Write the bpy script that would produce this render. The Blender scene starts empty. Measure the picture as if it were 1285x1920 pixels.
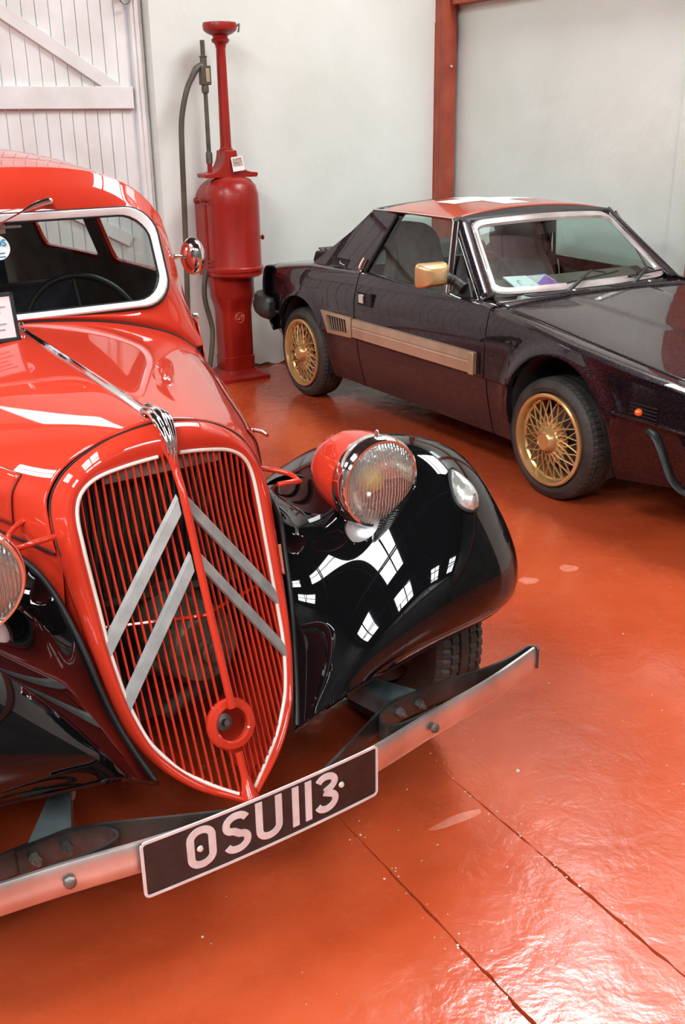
import bpy, bmesh, math, random
import numpy as np
from mathutils import Vector, Matrix
random.seed(7); RNG = np.random.default_rng(7)
pi, sin, cos = math.pi, math.sin, math.cos
A = lambda *v: np.array(v, float)
SC = bpy.context.scene

# ------------------------------------------------------------------ camera
cam_d = bpy.data.cameras.new('camera'); cam = bpy.data.objects.new('camera', cam_d)
SC.collection.objects.link(cam); SC.camera = cam
PITCH, ROLL, FOC = 0.3643, -0.0158, 1892.95
_f = Vector((0, cos(PITCH), -sin(PITCH))); _r = Vector((1, 0, 0)); _u = _r.cross(_f)
_R = cos(ROLL) * _r + sin(ROLL) * _u; _U = -sin(ROLL) * _r + cos(ROLL) * _u
cam.matrix_world = Matrix(((_R.x, _U.x, -_f.x, 0), (_R.y, _U.y, -_f.y, 0), (_R.z, _U.z, -_f.z, 1.542), (0, 0, 0, 1)))
cam_d.sensor_fit = 'VERTICAL'; cam_d.sensor_height = 24.0; cam_d.lens = 24.0 * FOC / 1920.0
cam_d.clip_start = 0.05; cam_d.clip_end = 200

# ------------------------------------------------------------------ world, light, exposure
W = bpy.data.worlds.new('world'); SC.world = W; W.use_nodes = True
W.node_tree.nodes['Background'].inputs[0].default_value = (0.75, 0.85, 1.0, 1)
W.node_tree.nodes['Background'].inputs[1].default_value = 1.0
SC.view_settings.view_transform = 'Standard'; SC.view_settings.look = 'None'
SC.view_settings.gamma = 1.0; SC.view_settings.use_curve_mapping = False
SC.view_settings.exposure = 0.0
SC.cycles.max_bounces = 8; SC.cycles.transparent_max_bounces = 12
SC.cycles.glossy_bounces = 5; SC.cycles.diffuse_bounces = 4; SC.cycles.transmission_bounces = 6
SC.cycles.caustics_reflective = False; SC.cycles.caustics_refractive = False
SC.cycles.sample_clamp_indirect = 6.0
SC.cycles.use_denoising = True
SKY_E = 26.0            # emission of the translucent roof sheets

# room frame: corner behind the black coupe, U runs left along the back wall, V along the right wall
COR = A(0.80, 7.72); UU = A(-0.8602, -0.5100); VV = A(0.5100, -0.8602)
def RF(u, v, z=0.0): p = COR + UU * u + VV * v; return (p[0], p[1], z)
ROT_ROOM = math.atan2(0.5100, 0.8602)

# ------------------------------------------------------------------ helpers
COL = SC.collection
def props(o, label=None, cat=None, group=None, kind=None):
    if label: o['label'] = label
    if cat: o['category'] = cat
    if group: o['group'] = group
    if kind: o['kind'] = kind
    return o
def empty(name, loc=(0, 0, 0), rz=0.0, label=None, cat=None, group=None):
    o = bpy.data.objects.new(name, None); COL.objects.link(o); o.location = loc; o.rotation_euler = (0, 0, rz)
    o.empty_display_size = 0.1
    return props(o, label, cat, group)
def mesh(name, V, F, mat, parent=None, smooth=True, auto=None, solid=0.0, off=-1.0, bevel=0.0, label=None):
    me = bpy.data.meshes.new(name); me.from_pydata([tuple(map(float, v)) for v in V], [], [tuple(f) for f in F]); me.update()
    if mat: me.materials.append(mat)
    o = bpy.data.objects.new(name, me); COL.objects.link(o)
    if parent: o.parent = parent
    if smooth:
        me.polygons.foreach_set('use_smooth', [True] * len(me.polygons))
        if auto: me.set_sharp_from_angle(angle=math.radians(auto))
    if bevel:
        m = o.modifiers.new('bevel', 'BEVEL'); m.width = bevel; m.segments = 2; m.limit_method = 'ANGLE'; m.angle_limit = 0.6
    if solid:
        m = o.modifiers.new('solid', 'SOLIDIFY'); m.thickness = solid; m.offset = off
    if label: o['label'] = label
    return o
def facing(o, c):
    me = o.data; c = Vector(c); d = sum((p.center - c).dot(p.normal) * p.area for p in me.polygons)
    if d < 0: me.flip_normals()
    return o
def child(o, par): o.parent = par; return o
def cspline(P, n, closed=False):
    """natural cubic spline through P (k,d) sampled at n points"""
    P = np.asarray(P, float); sh = P.shape; P2 = P.reshape(sh[0], -1)
    if closed:
        k = len(P2); Q = np.concatenate([P2[-3:], P2, P2[:4]]); t = np.linspace(3, 3 + k, n, endpoint=False)
    else:
        k = len(P2); Q = P2; t = np.linspace(0, k - 1, n)
    m = len(Q); M = np.eye(m) * 4; M[0, 0] = M[-1, -1] = 1; R = np.zeros_like(Q)
    if m == 2:
        out = Q[0] + (Q[1] - Q[0]) * t[:, None]
        return out.reshape((n,) + sh[1:])
    for i in range(1, m - 1): M[i, i - 1] = M[i, i + 1] = 1; R[i] = 6 * (Q[i - 1] - 2 * Q[i] + Q[i + 1])
    S = np.linalg.solve(M, R); i = np.clip(np.floor(t).astype(int), 0, m - 2); f = (t - i)[:, None]; g = 1 - f
    out = g * Q[i] + f * Q[i + 1] + ((g**3 - g) * S[i] + (f**3 - f) * S[i + 1]) / 6
    return out.reshape((n,) + sh[1:])
def pl(P, n):
    """resample polyline evenly by arc length"""
    P = np.asarray(P, float); s = np.r_[0, np.cumsum(np.linalg.norm(np.diff(P, axis=0), axis=1))]; t = np.linspace(0, s[-1], n)
    return np.stack([np.interp(t, s, P[:, k]) for k in range(P.shape[1])], 1)
def sgrid(C, nu, nv):
    C = np.asarray(C, float); G = cspline(C, nu); return np.swapaxes(cspline(np.swapaxes(G, 0, 1), nv), 0, 1)
def gfaces(nu, nv, cu=False, cv=False, flip=False, base=0):
    F = []
    for i in range(nu if cu else nu - 1):
        for j in range(nv if cv else nv - 1):
            a, b = i * nv + j, ((i + 1) % nu) * nv + j; c, d = ((i + 1) % nu) * nv + (j + 1) % nv, i * nv + (j + 1) % nv
            F.append((a + base, d + base, c + base, b + base) if flip else (a + base, b + base, c + base, d + base))
    return F
def gmesh(name, G, mat, parent=None, flip=False, cu=False, cv=False, keep=None, ctr=None, **k):
    G = np.asarray(G, float); nu, nv = G.shape[:2]; F = gfaces(nu, nv, cu, cv, flip)
    if keep is not None: F = [f for n_, f in enumerate(F) if keep(G.reshape(-1, 3)[list(f)].mean(0))]
    o = mesh(name, G.reshape(-1, 3), F, mat, parent, **k)
    return facing(o, ctr) if ctr is not None else o
def mir(P): P = np.array(P, float); P[..., 1] *= -1; return P
def tubeVF(path, r, seg=10, closed=False, cap=True, base=0, up=None, sx=1.0, sy=1.0):
    P = np.asarray(path, float); n = len(P); r = np.broadcast_to(np.asarray(r, float), (n,))
    T = np.gradient(P, axis=0) if not closed else np.roll(P, -1, 0) - np.roll(P, 1, 0)
    T /= np.linalg.norm(T, axis=1)[:, None] + 1e-12
    u = np.array(up if up is not None else ((0, 0, 1) if abs(T[0][2]) < .9 else (1, 0, 0)), float)
    V = []
    for i in range(n):
        t = T[i]
        if up is not None: u = np.array(up, float)
        u = u - t * (u @ t); u /= np.linalg.norm(u) + 1e-12; w = np.cross(t, u)
        for k in range(seg):
            a = 2 * pi * k / seg; V.append(P[i] + r[i] * (sx * cos(a) * w + sy * sin(a) * u))
    F = []
    for i in range(n if closed else n - 1):
        for k in range(seg):
            a, b = i * seg + k, i * seg + (k + 1) % seg; j = (i + 1) % n; c, d = j * seg + (k + 1) % seg, j * seg + k
            F.append((a + base, b + base, c + base, d + base))
    if cap and not closed:
        F.append(tuple(base + k for k in range(seg))[::-1]); F.append(tuple(base + (n - 1) * seg + k for k in range(seg)))
    return V, F
def tube(name, path, r, mat, parent=None, seg=10, closed=False, up=None, sx=1.0, sy=1.0, **k):
    V, F = tubeVF(path, r, seg, closed, up=up, sx=sx, sy=sy); return mesh(name, V, F, mat, parent, auto=50, **k)
class MB:
    def __init__(s): s.V = []; s.F = []
    def add(s, V, F): b = len(s.V); s.V += [tuple(map(float, v)) for v in V]; s.F += [tuple(i + b for i in f) for f in F]; return s
    def box(s, c, d, R=None):
        V = [(x * d[0] / 2, y * d[1] / 2, z * d[2] / 2) for x in (-1, 1) for y in (-1, 1) for z in (-1, 1)]
        V = [np.array(R) @ np.array(v) if R is not None else np.array(v) for v in V]; V = [v + np.array(c) for v in V]
        return s.add(V, [(0, 1, 3, 2), (4, 6, 7, 5), (0, 4, 5, 1), (2, 3, 7, 6), (0, 2, 6, 4), (1, 5, 7, 3)])
    def tube(s, p, r, seg=8, **k): V, F = tubeVF(p, r, seg, **k); return s.add(V, F)
    def lathe(s, prof, c=(0, 0, 0), ax=(0, 0, 1), seg=32): V, F = latheVF(prof, c, ax, seg); return s.add(V, F)
    def prism(s, poly, d, z0=0): V, F = prismVF(poly, d); return s.add(V, F)
    def out(s, name, mat, parent=None, **k):
        k.setdefault('auto', 40); return mesh(name, s.V, s.F, mat, parent, **k)
def frame(ax):
    a = np.array(ax, float); a /= np.linalg.norm(a); h = np.array((0, 0, 1.) if abs(a[2]) < .9 else (1., 0, 0))
    u = np.cross(h, a); u /= np.linalg.norm(u); return u, np.cross(a, u), a
def latheVF(prof, c=(0, 0, 0), ax=(0, 0, 1), seg=32, mod=None):
    """prof: (radius, height along axis)"""
    u, v, a = frame(ax); V = []; c = np.array(c, float)
    for i, (r, h) in enumerate(prof):
        for k in range(seg):
            t = 2 * pi * k / seg; rr = r + (mod(i, k) if mod else 0); V.append(c + a * h + rr * (cos(t) * u + sin(t) * v))
    n = len(prof); F = []
    for i in range(n - 1):
        for k in range(seg): F.append((i * seg + k, i * seg + (k + 1) % seg, (i + 1) * seg + (k + 1) % seg, (i + 1) * seg + k))
    if prof[0][0] > 1e-6: pass
    return V, F
def lathe(name, prof, mat, parent=None, c=(0, 0, 0), ax=(0, 0, 1), seg=32, mod=None, auto=35, **k):
    V, F = latheVF(prof, c, ax, seg, mod); return mesh(name, V, F, mat, parent, auto=auto, **k)
def prismVF(poly, d):
    """poly: list of 3d points (planar outline); d: extrusion vector"""
    P = [np.array(p, float) for p in poly]; d = np.array(d, float); n = len(P)
    V = P + [p + d for p in P]; F = [tuple(range(n))[::-1], tuple(range(n, 2 * n))]
    F += [(i, (i + 1) % n, n + (i + 1) % n, n + i) for i in range(n)]; return V, F
def prism(name, poly, d, mat, parent=None, **k):
    V, F = prismVF(poly, d); k.setdefault('smooth', False); return mesh(name, V, F, mat, parent, **k)
def box(name, c, d, mat, parent=None, R=None, bevel=0.0, **k):
    return MB().box(c, d, R).out(name, mat, parent, bevel=bevel, smooth=bool(bevel), **k)
def rrect(w, h, r, n=6):
    P = []
    for cx, cy, a0 in ((w / 2 - r, h / 2 - r, 0), (-w / 2 + r, h / 2 - r, 90), (-w / 2 + r, -h / 2 + r, 180), (w / 2 - r, -h / 2 + r, 270)):
        for i in range(n + 1): a = math.radians(a0 + 90 * i / n); P.append((cx + r * cos(a), cy + r * sin(a)))
    return P
def copyobj(o, parent=None, M=None):
    c = o.copy(); COL.objects.link(c)
    if parent is not None: c.parent = parent
    for ch in list(o.children): copyobj(ch, c)
    return c

# ------------------------------------------------------------------ materials
def mat(name, col, rough=0.5, metal=0.0, coat=0.0, coatr=0.03, spec=0.5, emit=None, es=1.0):
    m = bpy.data.materials.new(name); m.use_nodes = True; b = m.node_tree.nodes['Principled BSDF']
    b.inputs['Base Color'].default_value = (*col, 1); b.inputs['Roughness'].default_value = rough
    b.inputs['Metallic'].default_value = metal; b.inputs['Coat Weight'].default_value = coat
    b.inputs['Coat Roughness'].default_value = coatr; b.inputs['Specular IOR Level'].default_value = spec
    if emit: b.inputs['Emission Color'].default_value = (*emit, 1); b.inputs['Emission Strength'].default_value = es
    return m
def N(m, t, **k):
    n = m.node_tree.nodes.new(t)
    for a, v in k.items():
        if a in n.inputs: n.inputs[a].default_value = v
        else: setattr(n, a, v)
    return n
def L(m, a, b): m.node_tree.links.new(a, b)
def bsdf(m): return m.node_tree.nodes['Principled BSDF']
def tc(m, kind='Object'): return N(m, 'ShaderNodeTexCoord').outputs[kind]
def noisy(m, c1, c2, scale=6, detail=4, lo=.35, hi=.65, bump=0.0, bscale=None, dist=.01, coord='Object', rough=None):
    """procedural colour variation plus optional fine relief"""
    co = tc(m, coord); n = N(m, 'ShaderNodeTexNoise', Scale=scale, Detail=detail); L(m, co, n.inputs['Vector'])
    r = N(m, 'ShaderNodeValToRGB'); r.color_ramp.elements[0].position = lo; r.color_ramp.elements[1].position = hi
    r.color_ramp.elements[0].color = (*c1, 1); r.color_ramp.elements[1].color = (*c2, 1)
    L(m, n.outputs['Fac'], r.inputs[0]); L(m, r.outputs[0], bsdf(m).inputs['Base Color'])
    if bump:
        n2 = N(m, 'ShaderNodeTexNoise', Scale=bscale or scale * 8, Detail=4); L(m, co, n2.inputs['Vector'])
        bp = N(m, 'ShaderNodeBump', Strength=bump, Distance=dist); L(m, n2.outputs['Fac'], bp.inputs['Height'])
        L(m, bp.outputs[0], bsdf(m).inputs['Normal'])
    if rough:
        mr = N(m, 'ShaderNodeMapRange'); mr.inputs[3].default_value = rough[0]; mr.inputs[4].default_value = rough[1]
        L(m, n.outputs['Fac'], mr.inputs[0]); L(m, mr.outputs[0], bsdf(m).inputs['Roughness'])
    return m
RED = noisy(mat('red_paint', (.6, .02, .01), .5, coat=1.0, coatr=.02, spec=.05), (.53, .034, .014), (.58, .040, .017), 3)
BLACK = mat('black_paint', (.003, .0035, .004), .5, coat=1.0, coatr=.008, spec=0.0)
PUMPRED = noisy(mat('pump_red', (.42, .02, .012), .33, coat=.15, coatr=.2, spec=.3), (.25, .010, .006), (.32, .015, .008), 5, bump=.12, bscale=60, dist=.004)
CHROME = mat('chrome', (.82, .83, .84), .07, 1.0)
CHROMEW = noisy(mat('worn_chrome', (.7, .68, .66), .3, .9), (.66, .62, .58), (.84, .82, .79), 9, rough=(.26, .42))
STEEL = noisy(mat('dull_steel', (.2, .19, .18), .45, .8), (.13, .12, .11), (.27, .25, .23), 14)
DARKSTEEL = noisy(mat('dark_spring_steel', (.06, .055, .05), .42, .6), (.035, .03, .028), (.09, .08, .07), 12)
GREYBAR = noisy(mat('grey_painted_bar', (.3, .31, .3), .5, .2), (.24, .25, .24), (.36, .37, .35), 18)
IVORY = noisy(mat('ivory_trim', (.75, .7, .62), .35), (.68, .62, .53), (.8, .76, .7), 9)
WHITEFR = mat('white_frame', (.78, .8, .78), .25, coat=.5)
RUBBER = noisy(mat('tyre_rubber', (.022, .021, .019), .62), (.022, .020, .018), (.05, .044, .036), 12, bump=.15, bscale=90, dist=.002)
BLKRUB = mat('black_rubber', (.012, .012, .012), .5)
DARK = mat('dark_interior', (.02, .02, .02), .8)
GOLD = noisy(mat('gold_paint', (.62, .38, .15), .3, .55, coat=.3), (.56, .33, .12), (.66, .42, .18), 8)
GOLDT = noisy(mat('bronze_gold_trim', (.5, .36, .24), .38, .5), (.43, .31, .2), (.54, .4, .28), 6)
def glass(name, tint=(.85, .92, .9), refl=1.0):
    m = bpy.data.materials.new(name); m.use_nodes = True; nt = m.node_tree; nt.nodes.clear()
    o = nt.nodes.new('ShaderNodeOutputMaterial'); mx = nt.nodes.new('ShaderNodeMixShader'); lw = nt.nodes.new('ShaderNodeLayerWeight'); lw.inputs[0].default_value = .5
    pw_ = nt.nodes.new('ShaderNodeMath'); pw_.operation = 'POWER'; pw_.inputs[1].default_value = 5.0; L(m, lw.outputs['Facing'], pw_.inputs[0])
    fr = nt.nodes.new('ShaderNodeMapRange'); fr.inputs[3].default_value = .06; fr.inputs[4].default_value = 1.0; L(m, pw_.outputs[0], fr.inputs[0]); t = nt.nodes.new('ShaderNodeBsdfTransparent'); t.inputs[0].default_value = (*tint, 1)
    g = nt.nodes.new('ShaderNodeBsdfGlossy'); g.inputs['Roughness'].default_value = .02
    L(m, fr.outputs[0], mx.inputs[0]); L(m, t.outputs[0], mx.inputs[1]); L(m, g.outputs[0], mx.inputs[2]); L(m, mx.outputs[0], o.inputs[0])
    return m
GLASS = glass('car_glass'); GLASSG = glass('green_tinted_glass', (.72, .84, .80))
def flake():
    m = mat('black_flake_paint', (.006, .005, .008), .38, coat=1.0, coatr=.012, spec=.08)
    co = tc(m); v = N(m, 'ShaderNodeTexVoronoi', Scale=420.0); L(m, co, v.inputs['Vector'])
    hs = N(m, 'ShaderNodeSeparateColor'); L(m, v.outputs['Color'], hs.inputs[0])
    th = N(m, 'ShaderNodeMath', operation='GREATER_THAN'); th.inputs[1].default_value = .80; L(m, hs.outputs[0], th.inputs[0])
    br = N(m, 'ShaderNodeHueSaturation', Saturation=.9, Value=.07); L(m, v.outputs['Color'], br.inputs['Color'])
    mx = N(m, 'ShaderNodeMix', data_type='RGBA'); mx.inputs[6].default_value = (.006, .004, .007, 1)
    L(m, th.outputs[0], mx.inputs[0]); L(m, br.outputs[0], mx.inputs[7]); L(m, mx.outputs[2], bsdf(m).inputs['Base Color'])
    mm = N(m, 'ShaderNodeMath', operation='MULTIPLY'); mm.inputs[1].default_value = .8; L(m, th.outputs[0], mm.inputs[0]); L(m, mm.outputs[0], bsdf(m).inputs['Metallic'])
    return m
FLAKE = flake()

# ================================================================== ROOM
def floor_mat():
    m = mat('red_floor_paint', (.48, .05, .016), .3)
    co = tc(m); b = bsdf(m)
    n = N(m, 'ShaderNodeTexNoise', Scale=1.3, Detail=6, Roughness=.6); L(m, co, n.inputs['Vector'])
    r = N(m, 'ShaderNodeValToRGB'); e = r.color_ramp.elements; e[0].position = .3; e[1].position = .72
    e[0].color = (.42, .052, .013, 1); e[1].color = (.60, .100, .034, 1); L(m, n.outputs[0], r.inputs[0])
    # pale scuffs and grit
    n2 = N(m, 'ShaderNodeTexNoise', Scale=5.5, Detail=8, Roughness=.72, Distortion=.6); L(m, co, n2.inputs['Vector'])
    r2 = N(m, 'ShaderNodeValToRGB'); r2.color_ramp.elements[0].position = .60; r2.color_ramp.elements[1].position = .80
    r2.color_ramp.elements[0].color = (0, 0, 0, 1); r2.color_ramp.elements[1].color = (.5, .5, .5, 1); L(m, n2.outputs[0], r2.inputs[0])
    mx = N(m, 'ShaderNodeMix', data_type='RGBA'); mx.inputs[7].default_value = (.60, .16, .09, 1)
    L(m, r2.outputs[0], mx.inputs[0]); L(m, r.outputs[0], mx.inputs[6])
    v = N(m, 'ShaderNodeTexVoronoi', Scale=38.0); L(m, co, v.inputs['Vector'])
    n3 = N(m, 'ShaderNodeTexNoise', Scale=3.0, Detail=2); L(m, co, n3.inputs['Vector'])
    th = N(m, 'ShaderNodeMath', operation='MULTIPLY'); L(m, n3.outputs[0], th.inputs[0]); th.inputs[1].default_value = .17
    lt = N(m, 'ShaderNodeMath', operation='LESS_THAN'); L(m, v.outputs['Distance'], lt.inputs[0]); L(m, th.outputs[0], lt.inputs[1])
    sc = N(m, 'ShaderNodeSeparateColor'); L(m, v.outputs['Color'], sc.inputs[0])
    gt = N(m, 'ShaderNodeMath', operation='GREATER_THAN'); L(m, sc.outputs[1], gt.inputs[0]); gt.inputs[1].default_value = .86
    mu = N(m, 'ShaderNodeMath', operation='MULTIPLY'); L(m, lt.outputs[0], mu.inputs[0]); L(m, gt.outputs[0], mu.inputs[1])
    mx2 = N(m, 'ShaderNodeMix', data_type='RGBA'); mx2.inputs[7].default_value = (.55, .33, .25, 1)
    L(m, mu.outputs[0], mx2.inputs[0]); L(m, mx.outputs[2], mx2.inputs[6]); L(m, mx2.outputs[2], b.inputs['Base Color'])
    b.inputs['Coat Weight'].default_value = .7; b.inputs['Coat Roughness'].default_value = .13; b.inputs['Specular IOR Level'].default_value = .25
    mr = N(m, 'ShaderNodeMapRange'); mr.inputs[1].default_value = .3; mr.inputs[2].default_value = .75; mr.inputs[3].default_value = .16; mr.inputs[4].default_value = .36
    L(m, n2.outputs[0], mr.inputs[0]); L(m, mr.outputs[0], b.inputs['Roughness'])
    a = N(m, 'ShaderNodeTexNoise', Scale=11.0, Detail=5, Roughness=.55, Distortion=.4); L(m, co, a.inputs['Vector'])
    c = N(m, 'ShaderNodeTexNoise', Scale=70.0, Detail=3); L(m, co, c.inputs['Vector'])
    b1 = N(m, 'ShaderNodeBump', Strength=.45, Distance=.006); L(m, a.outputs[0], b1.inputs['Height'])
    b2 = N(m, 'ShaderNodeBump', Strength=.25, Distance=.0015); L(m, c.outputs[0], b2.inputs['Height']); L(m, b1.outputs[0], b2.inputs['Normal'])
    L(m, b2.outputs[0], b.inputs['Normal']); L(m, b2.outputs[0], b.inputs['Coat Normal']); return m
FLOORM = floor_mat()
GROUT = noisy(mat('joint_grime', (.08, .03, .02), .9), (.05, .03, .022), (.2, .11, .07), 30)
WALLM = noisy(mat('white_plaster', (.76, .75, .70), .75), (.69, .71, .64), (.77, .79, .73), 1.2, detail=5, bump=.35, bscale=7, dist=.02)
WOODW = noisy(mat('white_painted_wood', (.78, .76, .74), .5), (.68, .65, .62), (.82, .80, .78), 3.5, detail=6, bump=.2, bscale=40, dist=.004)
REDSTEEL = noisy(mat('red_oxide_steel', (.36, .06, .03), .45), (.30, .045, .022), (.40, .075, .035), 7)
ROOFM = mat('grey_roof_sheet', (.045, .048, .05), .7)
TRUSS = mat('dark_truss_steel', (.05, .05, .05), .6)
SKYM = mat('translucent_roof_sheet', (.8, .85, .9), .4, emit=(.93, .97, 1.0), es=SKY_E)

floor = box('floor', RF(4.9, 6.4, -.08), (10.6, 13.6, .06), GROUT, R=Matrix.Rotation(ROT_ROOM, 3, 'Z')); floor['kind'] = 'structure'
def slab(u0, u1, rag0, rag1):
    vs = np.r_[np.linspace(-.3, 4.2, 60), np.linspace(4.25, 6.6, 180), np.linspace(6.7, 13, 40)]
    def edge(u, rag):
        j = RNG.normal(0, 1, len(vs)); j = np.convolve(j, [.25, .5, .25], 'same')
        w = np.clip((vs - 4.45) / .5, 0, 1) * np.clip((9 - vs) / 2, .2, 1)
        return u + (j * .0022 * w - .0035 * w - .0002 * np.ones_like(w)) * rag
    a, b = edge(u0, -rag0), edge(u1, rag1); V = []; F = []; k = len(vs)
    for z in (0.0, -.045):
        for i in range(k): V += [RF(a[i], vs[i], z), RF(b[i], vs[i], z)]
    for i in range(k - 1):
        F.append((2 * i, 2 * i + 1, 2 * i + 3, 2 * i + 2)); q = 2 * k
        F.append((2 * i, 2 * i + 2, q + 2 * i + 2, q + 2 * i)); F.append((2 * i + 1, q + 2 * i + 1, q + 2 * i + 3, 2 * i + 3))
    return mesh('slab', V, F, FLOORM, floor, smooth=False)
slab(-.3, 3.305, 0, 1); slab(3.305, 3.625, 1, 1); slab(3.625, 10, 1, 0)
def spot(name, x, y, rx, ry, a, m, z=.0006):
    P = []
    for k in range(28):
        t = 2 * pi * k / 28; r = 1 + .08 * sin(3 * t + x * 40) + .05 * sin(5 * t)
        P.append((x + r * (rx * cos(t) * cos(a) - ry * sin(t) * sin(a)), y + r * (rx * cos(t) * sin(a) + ry * sin(t) * cos(a)), z))
    return mesh(name, P, [tuple(range(28))], m, floor, smooth=False)
SPOTM = noisy(mat('pale_worn_paint', (.62, .16, .09), .5), (.56, .12, .06), (.66, .2, .12), 30)
spot('worn_patch', .668, 3.316, .036, .03, .2, SPOTM); spot('worn_patch', .836, 3.42, .036, .03, .2, SPOTM)
spot('worn_patch', .26, 1.98, .075, .014, .5, SPOTM)
GRITM = noisy(mat('white_grit', (.8, .78, .72), .6), (.45, .3, .22), (.85, .8, .74), 25); g = MB()
for x, y, s in ((.437, 2.17, .006), (-.66, 1.33, .005), (-.63, 1.30, .003), (.03, 1.93, .003), (.15, 2.1, .002), (.6, 2.6, .003), (.9, 2.9, .003), (.5, 1.75, .003), (-.3, 1.62, .003)):
    g.lathe([(0, s * .7), (s * .7, s * .5), (s, 0)], (x, y, 0), seg=7)
for k in range(170):
    v = random.uniform(4.4, 6.6); u = random.choice((3.305, 3.625)) + random.gauss(0, .018); s = random.uniform(.0008, .0030); p = RF(u, v)
    g.lathe([(0, s * .6), (s, 0)], p, seg=5)
gr = g.out('floor_grit', GRITM, floor); gr['kind'] = 'stuff'

def wallbox(name, u0, u1, v0, v1, z0, z1, m, parent=None, **k):
    c = RF((u0 + u1) / 2, (v0 + v1) / 2, (z0 + z1) / 2)
    return box(name, c, (abs(u1 - u0), abs(v1 - v0), z1 - z0), m, parent, R=Matrix.Rotation(ROT_ROOM, 3, 'Z'), **k)
EAVE, RIDGE = 4.4, 5.7
# back wall, broken along its foot where plaster meets paint
us = np.linspace(-.15, 2.20, 110); V = []; F = []
base = np.convolve(RNG.normal(0, .012, len(us)), [.3, .4, .3], 'same') + .012
for i, u in enumerate(us): V += [RF(u, 0, max(.002, base[i])), RF(u, 0, EAVE)]
for i, u in enumerate(us): V += [RF(u, -.2, 0), RF(u, -.2, EAVE)]
k = len(us)
for i in range(k - 1):
    F += [(2 * i, 2 * i + 1, 2 * i + 3, 2 * i + 2), (2 * k + 2 * i, 2 * k + 2 * i + 2, 2 * k + 2 * i + 3, 2 * k + 2 * i + 1), (2 * i, 2 * i + 2, 2 * k + 2 * i + 2, 2 * k + 2 * i)]
F.append((2 * k - 2, 2 * k - 1, 4 * k - 1, 4 * k - 2))
wb = mesh('wall_back', V, F, WALLM, smooth=False); wb['kind'] = 'structure'
mesh('bare_foot', [RF(-.1, -.006, 0), RF(2.2, -.006, 0), RF(2.2, -.006, .05), RF(-.1, -.006, .05)], [(0, 1, 2, 3)], GROUT, wb, smooth=False)
w2 = wallbox('wall_back_upper', 2.2, 10, -.2, 0, 3.0, EAVE, WALLM); w2['kind'] = 'structure'; w2.name = 'wall_back.001'
w2 = wallbox('wall_back.002', 5.4, 10, -.2, 0, 0, 3.0, WALLM); w2['kind'] = 'structure'
bb = wallbox('baseboard_back', 2.02, 2.20, 0, .012, 0, .06, mat('brown_skirting', (.09, .04, .02), .6)); bb['kind'] = 'structure'
DULLW = noisy(mat('darkened_unseen_wall', (.10, .10, .09), .7), (.06, .062, .055), (.13, .125, .11), 2)  # unseen walls coloured dark to deepen reflections and cut bounce light
wr = wallbox('wall_right', -.2, 0, 5.4, 13, 0, EAVE, DULLW); wr['kind'] = 'structure'
wr = wallbox('wall_right', -.2, 0, -.2, 5.4, 0, EAVE, WALLM); wr['kind'] = 'structure'
pier = prism('pier', [RF(0, 2.13, 0), RF(0, 2.19, 3.0), RF(0, 2.42, 3.0), RF(0, 2.42, 0)], A(*RF(.05, 0)) - A(*RF(0, 0)), WALLM); pier['kind'] = 'structure'; pier.name = 'trim_1'
wl = wallbox('wall_left', 10, 10.2, -.2, 13, 0, EAVE, DULLW); wl['kind'] = 'structure'
wf = wallbox('wall_front', -.2, 10.2, 13, 13.2, 0, EAVE, DULLW); wf['kind'] = 'structure'
for i, v in enumerate((-.2, 13.0)):
    gb = prism('wall_gable', [RF(-.2, v, EAVE), RF(10.2, v, EAVE), RF(5, v, RIDGE)], A(*RF(0, .2)) - A(*RF(0, 0)), WALLM); gb['kind'] = 'structure'
# door: frame, planks, rails, braces
door = empty('door_1', RF(3.8, -.13, 0), 0); door['kind'] = 'structure'
def loc(o, par): o.parent = par; o.matrix_parent_inverse = Matrix.Translation(-Vector(par.location)); return o
def dbox(name, u0, u1, v0, v1, z0, z1, **k): return loc(wallbox(name, u0, u1, v0, v1, z0, z1, WOODW, **k), door)
pw = .0775; u = 2.292; i = 0
while u < 5.3:
    dv = random.uniform(-.0025, .0025); o = dbox('plank', u + .0022, u + pw - .0022, -.150 + dv, -.128 + dv, .02, 2.96, bevel=.003); u += pw
for z0, z1 in ((.15, .29), (1.665, 1.79), (2.74, 2.90)): dbox('rail', 2.30, 5.3, -.128, -.098, z0, z1, bevel=.004)
def brace(u0, z0, u1, z1, w=.062):
    a = A(u0, z0); b = A(u1, z1); n = (b - a) / np.linalg.norm(b - a); n = A(-n[1], n[0]) * w
    P = [RF(p[0], -.128, p[1]) for p in (a - n * .0, b - n * .0, b - n, a - n)]
    return loc(prism('brace', P, A(*RF(0, -.100)) - A(*RF(0, -.128)), WOODW, bevel=.003), door)
brace(2.37, 1.80, 3.85, 2.74, .075); brace(2.37, .92, 3.75, 1.665, .075)
fr = empty('trim_2', RF(2.25, -.1, 0)); fr['kind'] = 'structure'
for u0, u1, v0, v1 in ((2.215, 2.285, -.16, -.085), (2.235, 2.262, -.085, -.072)): loc(wallbox('door_post', u0, u1, v0, v1, 0, 3.0, WOODW, bevel=.006), fr)
loc(wallbox('door_head', 2.2, 5.4, -.16, -.08, 2.97, 3.03, WOODW), fr)
o = MB(); cr = A(*RF(2.315, -.07, 2.268)); t = np.linspace(0, 2 * pi, 28, endpoint=False)
ux = A(*(-UU), 0); o.tube([cr + .032 * (cos(a) * ux + sin(a) * A(0, 0, 1)) for a in t], .0055, 8, closed=True); o.box(RF(2.315, -.09, 2.30), (.02, .05, .03))
ringo = loc(o.out('ring_pull', STEEL), door)
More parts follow.
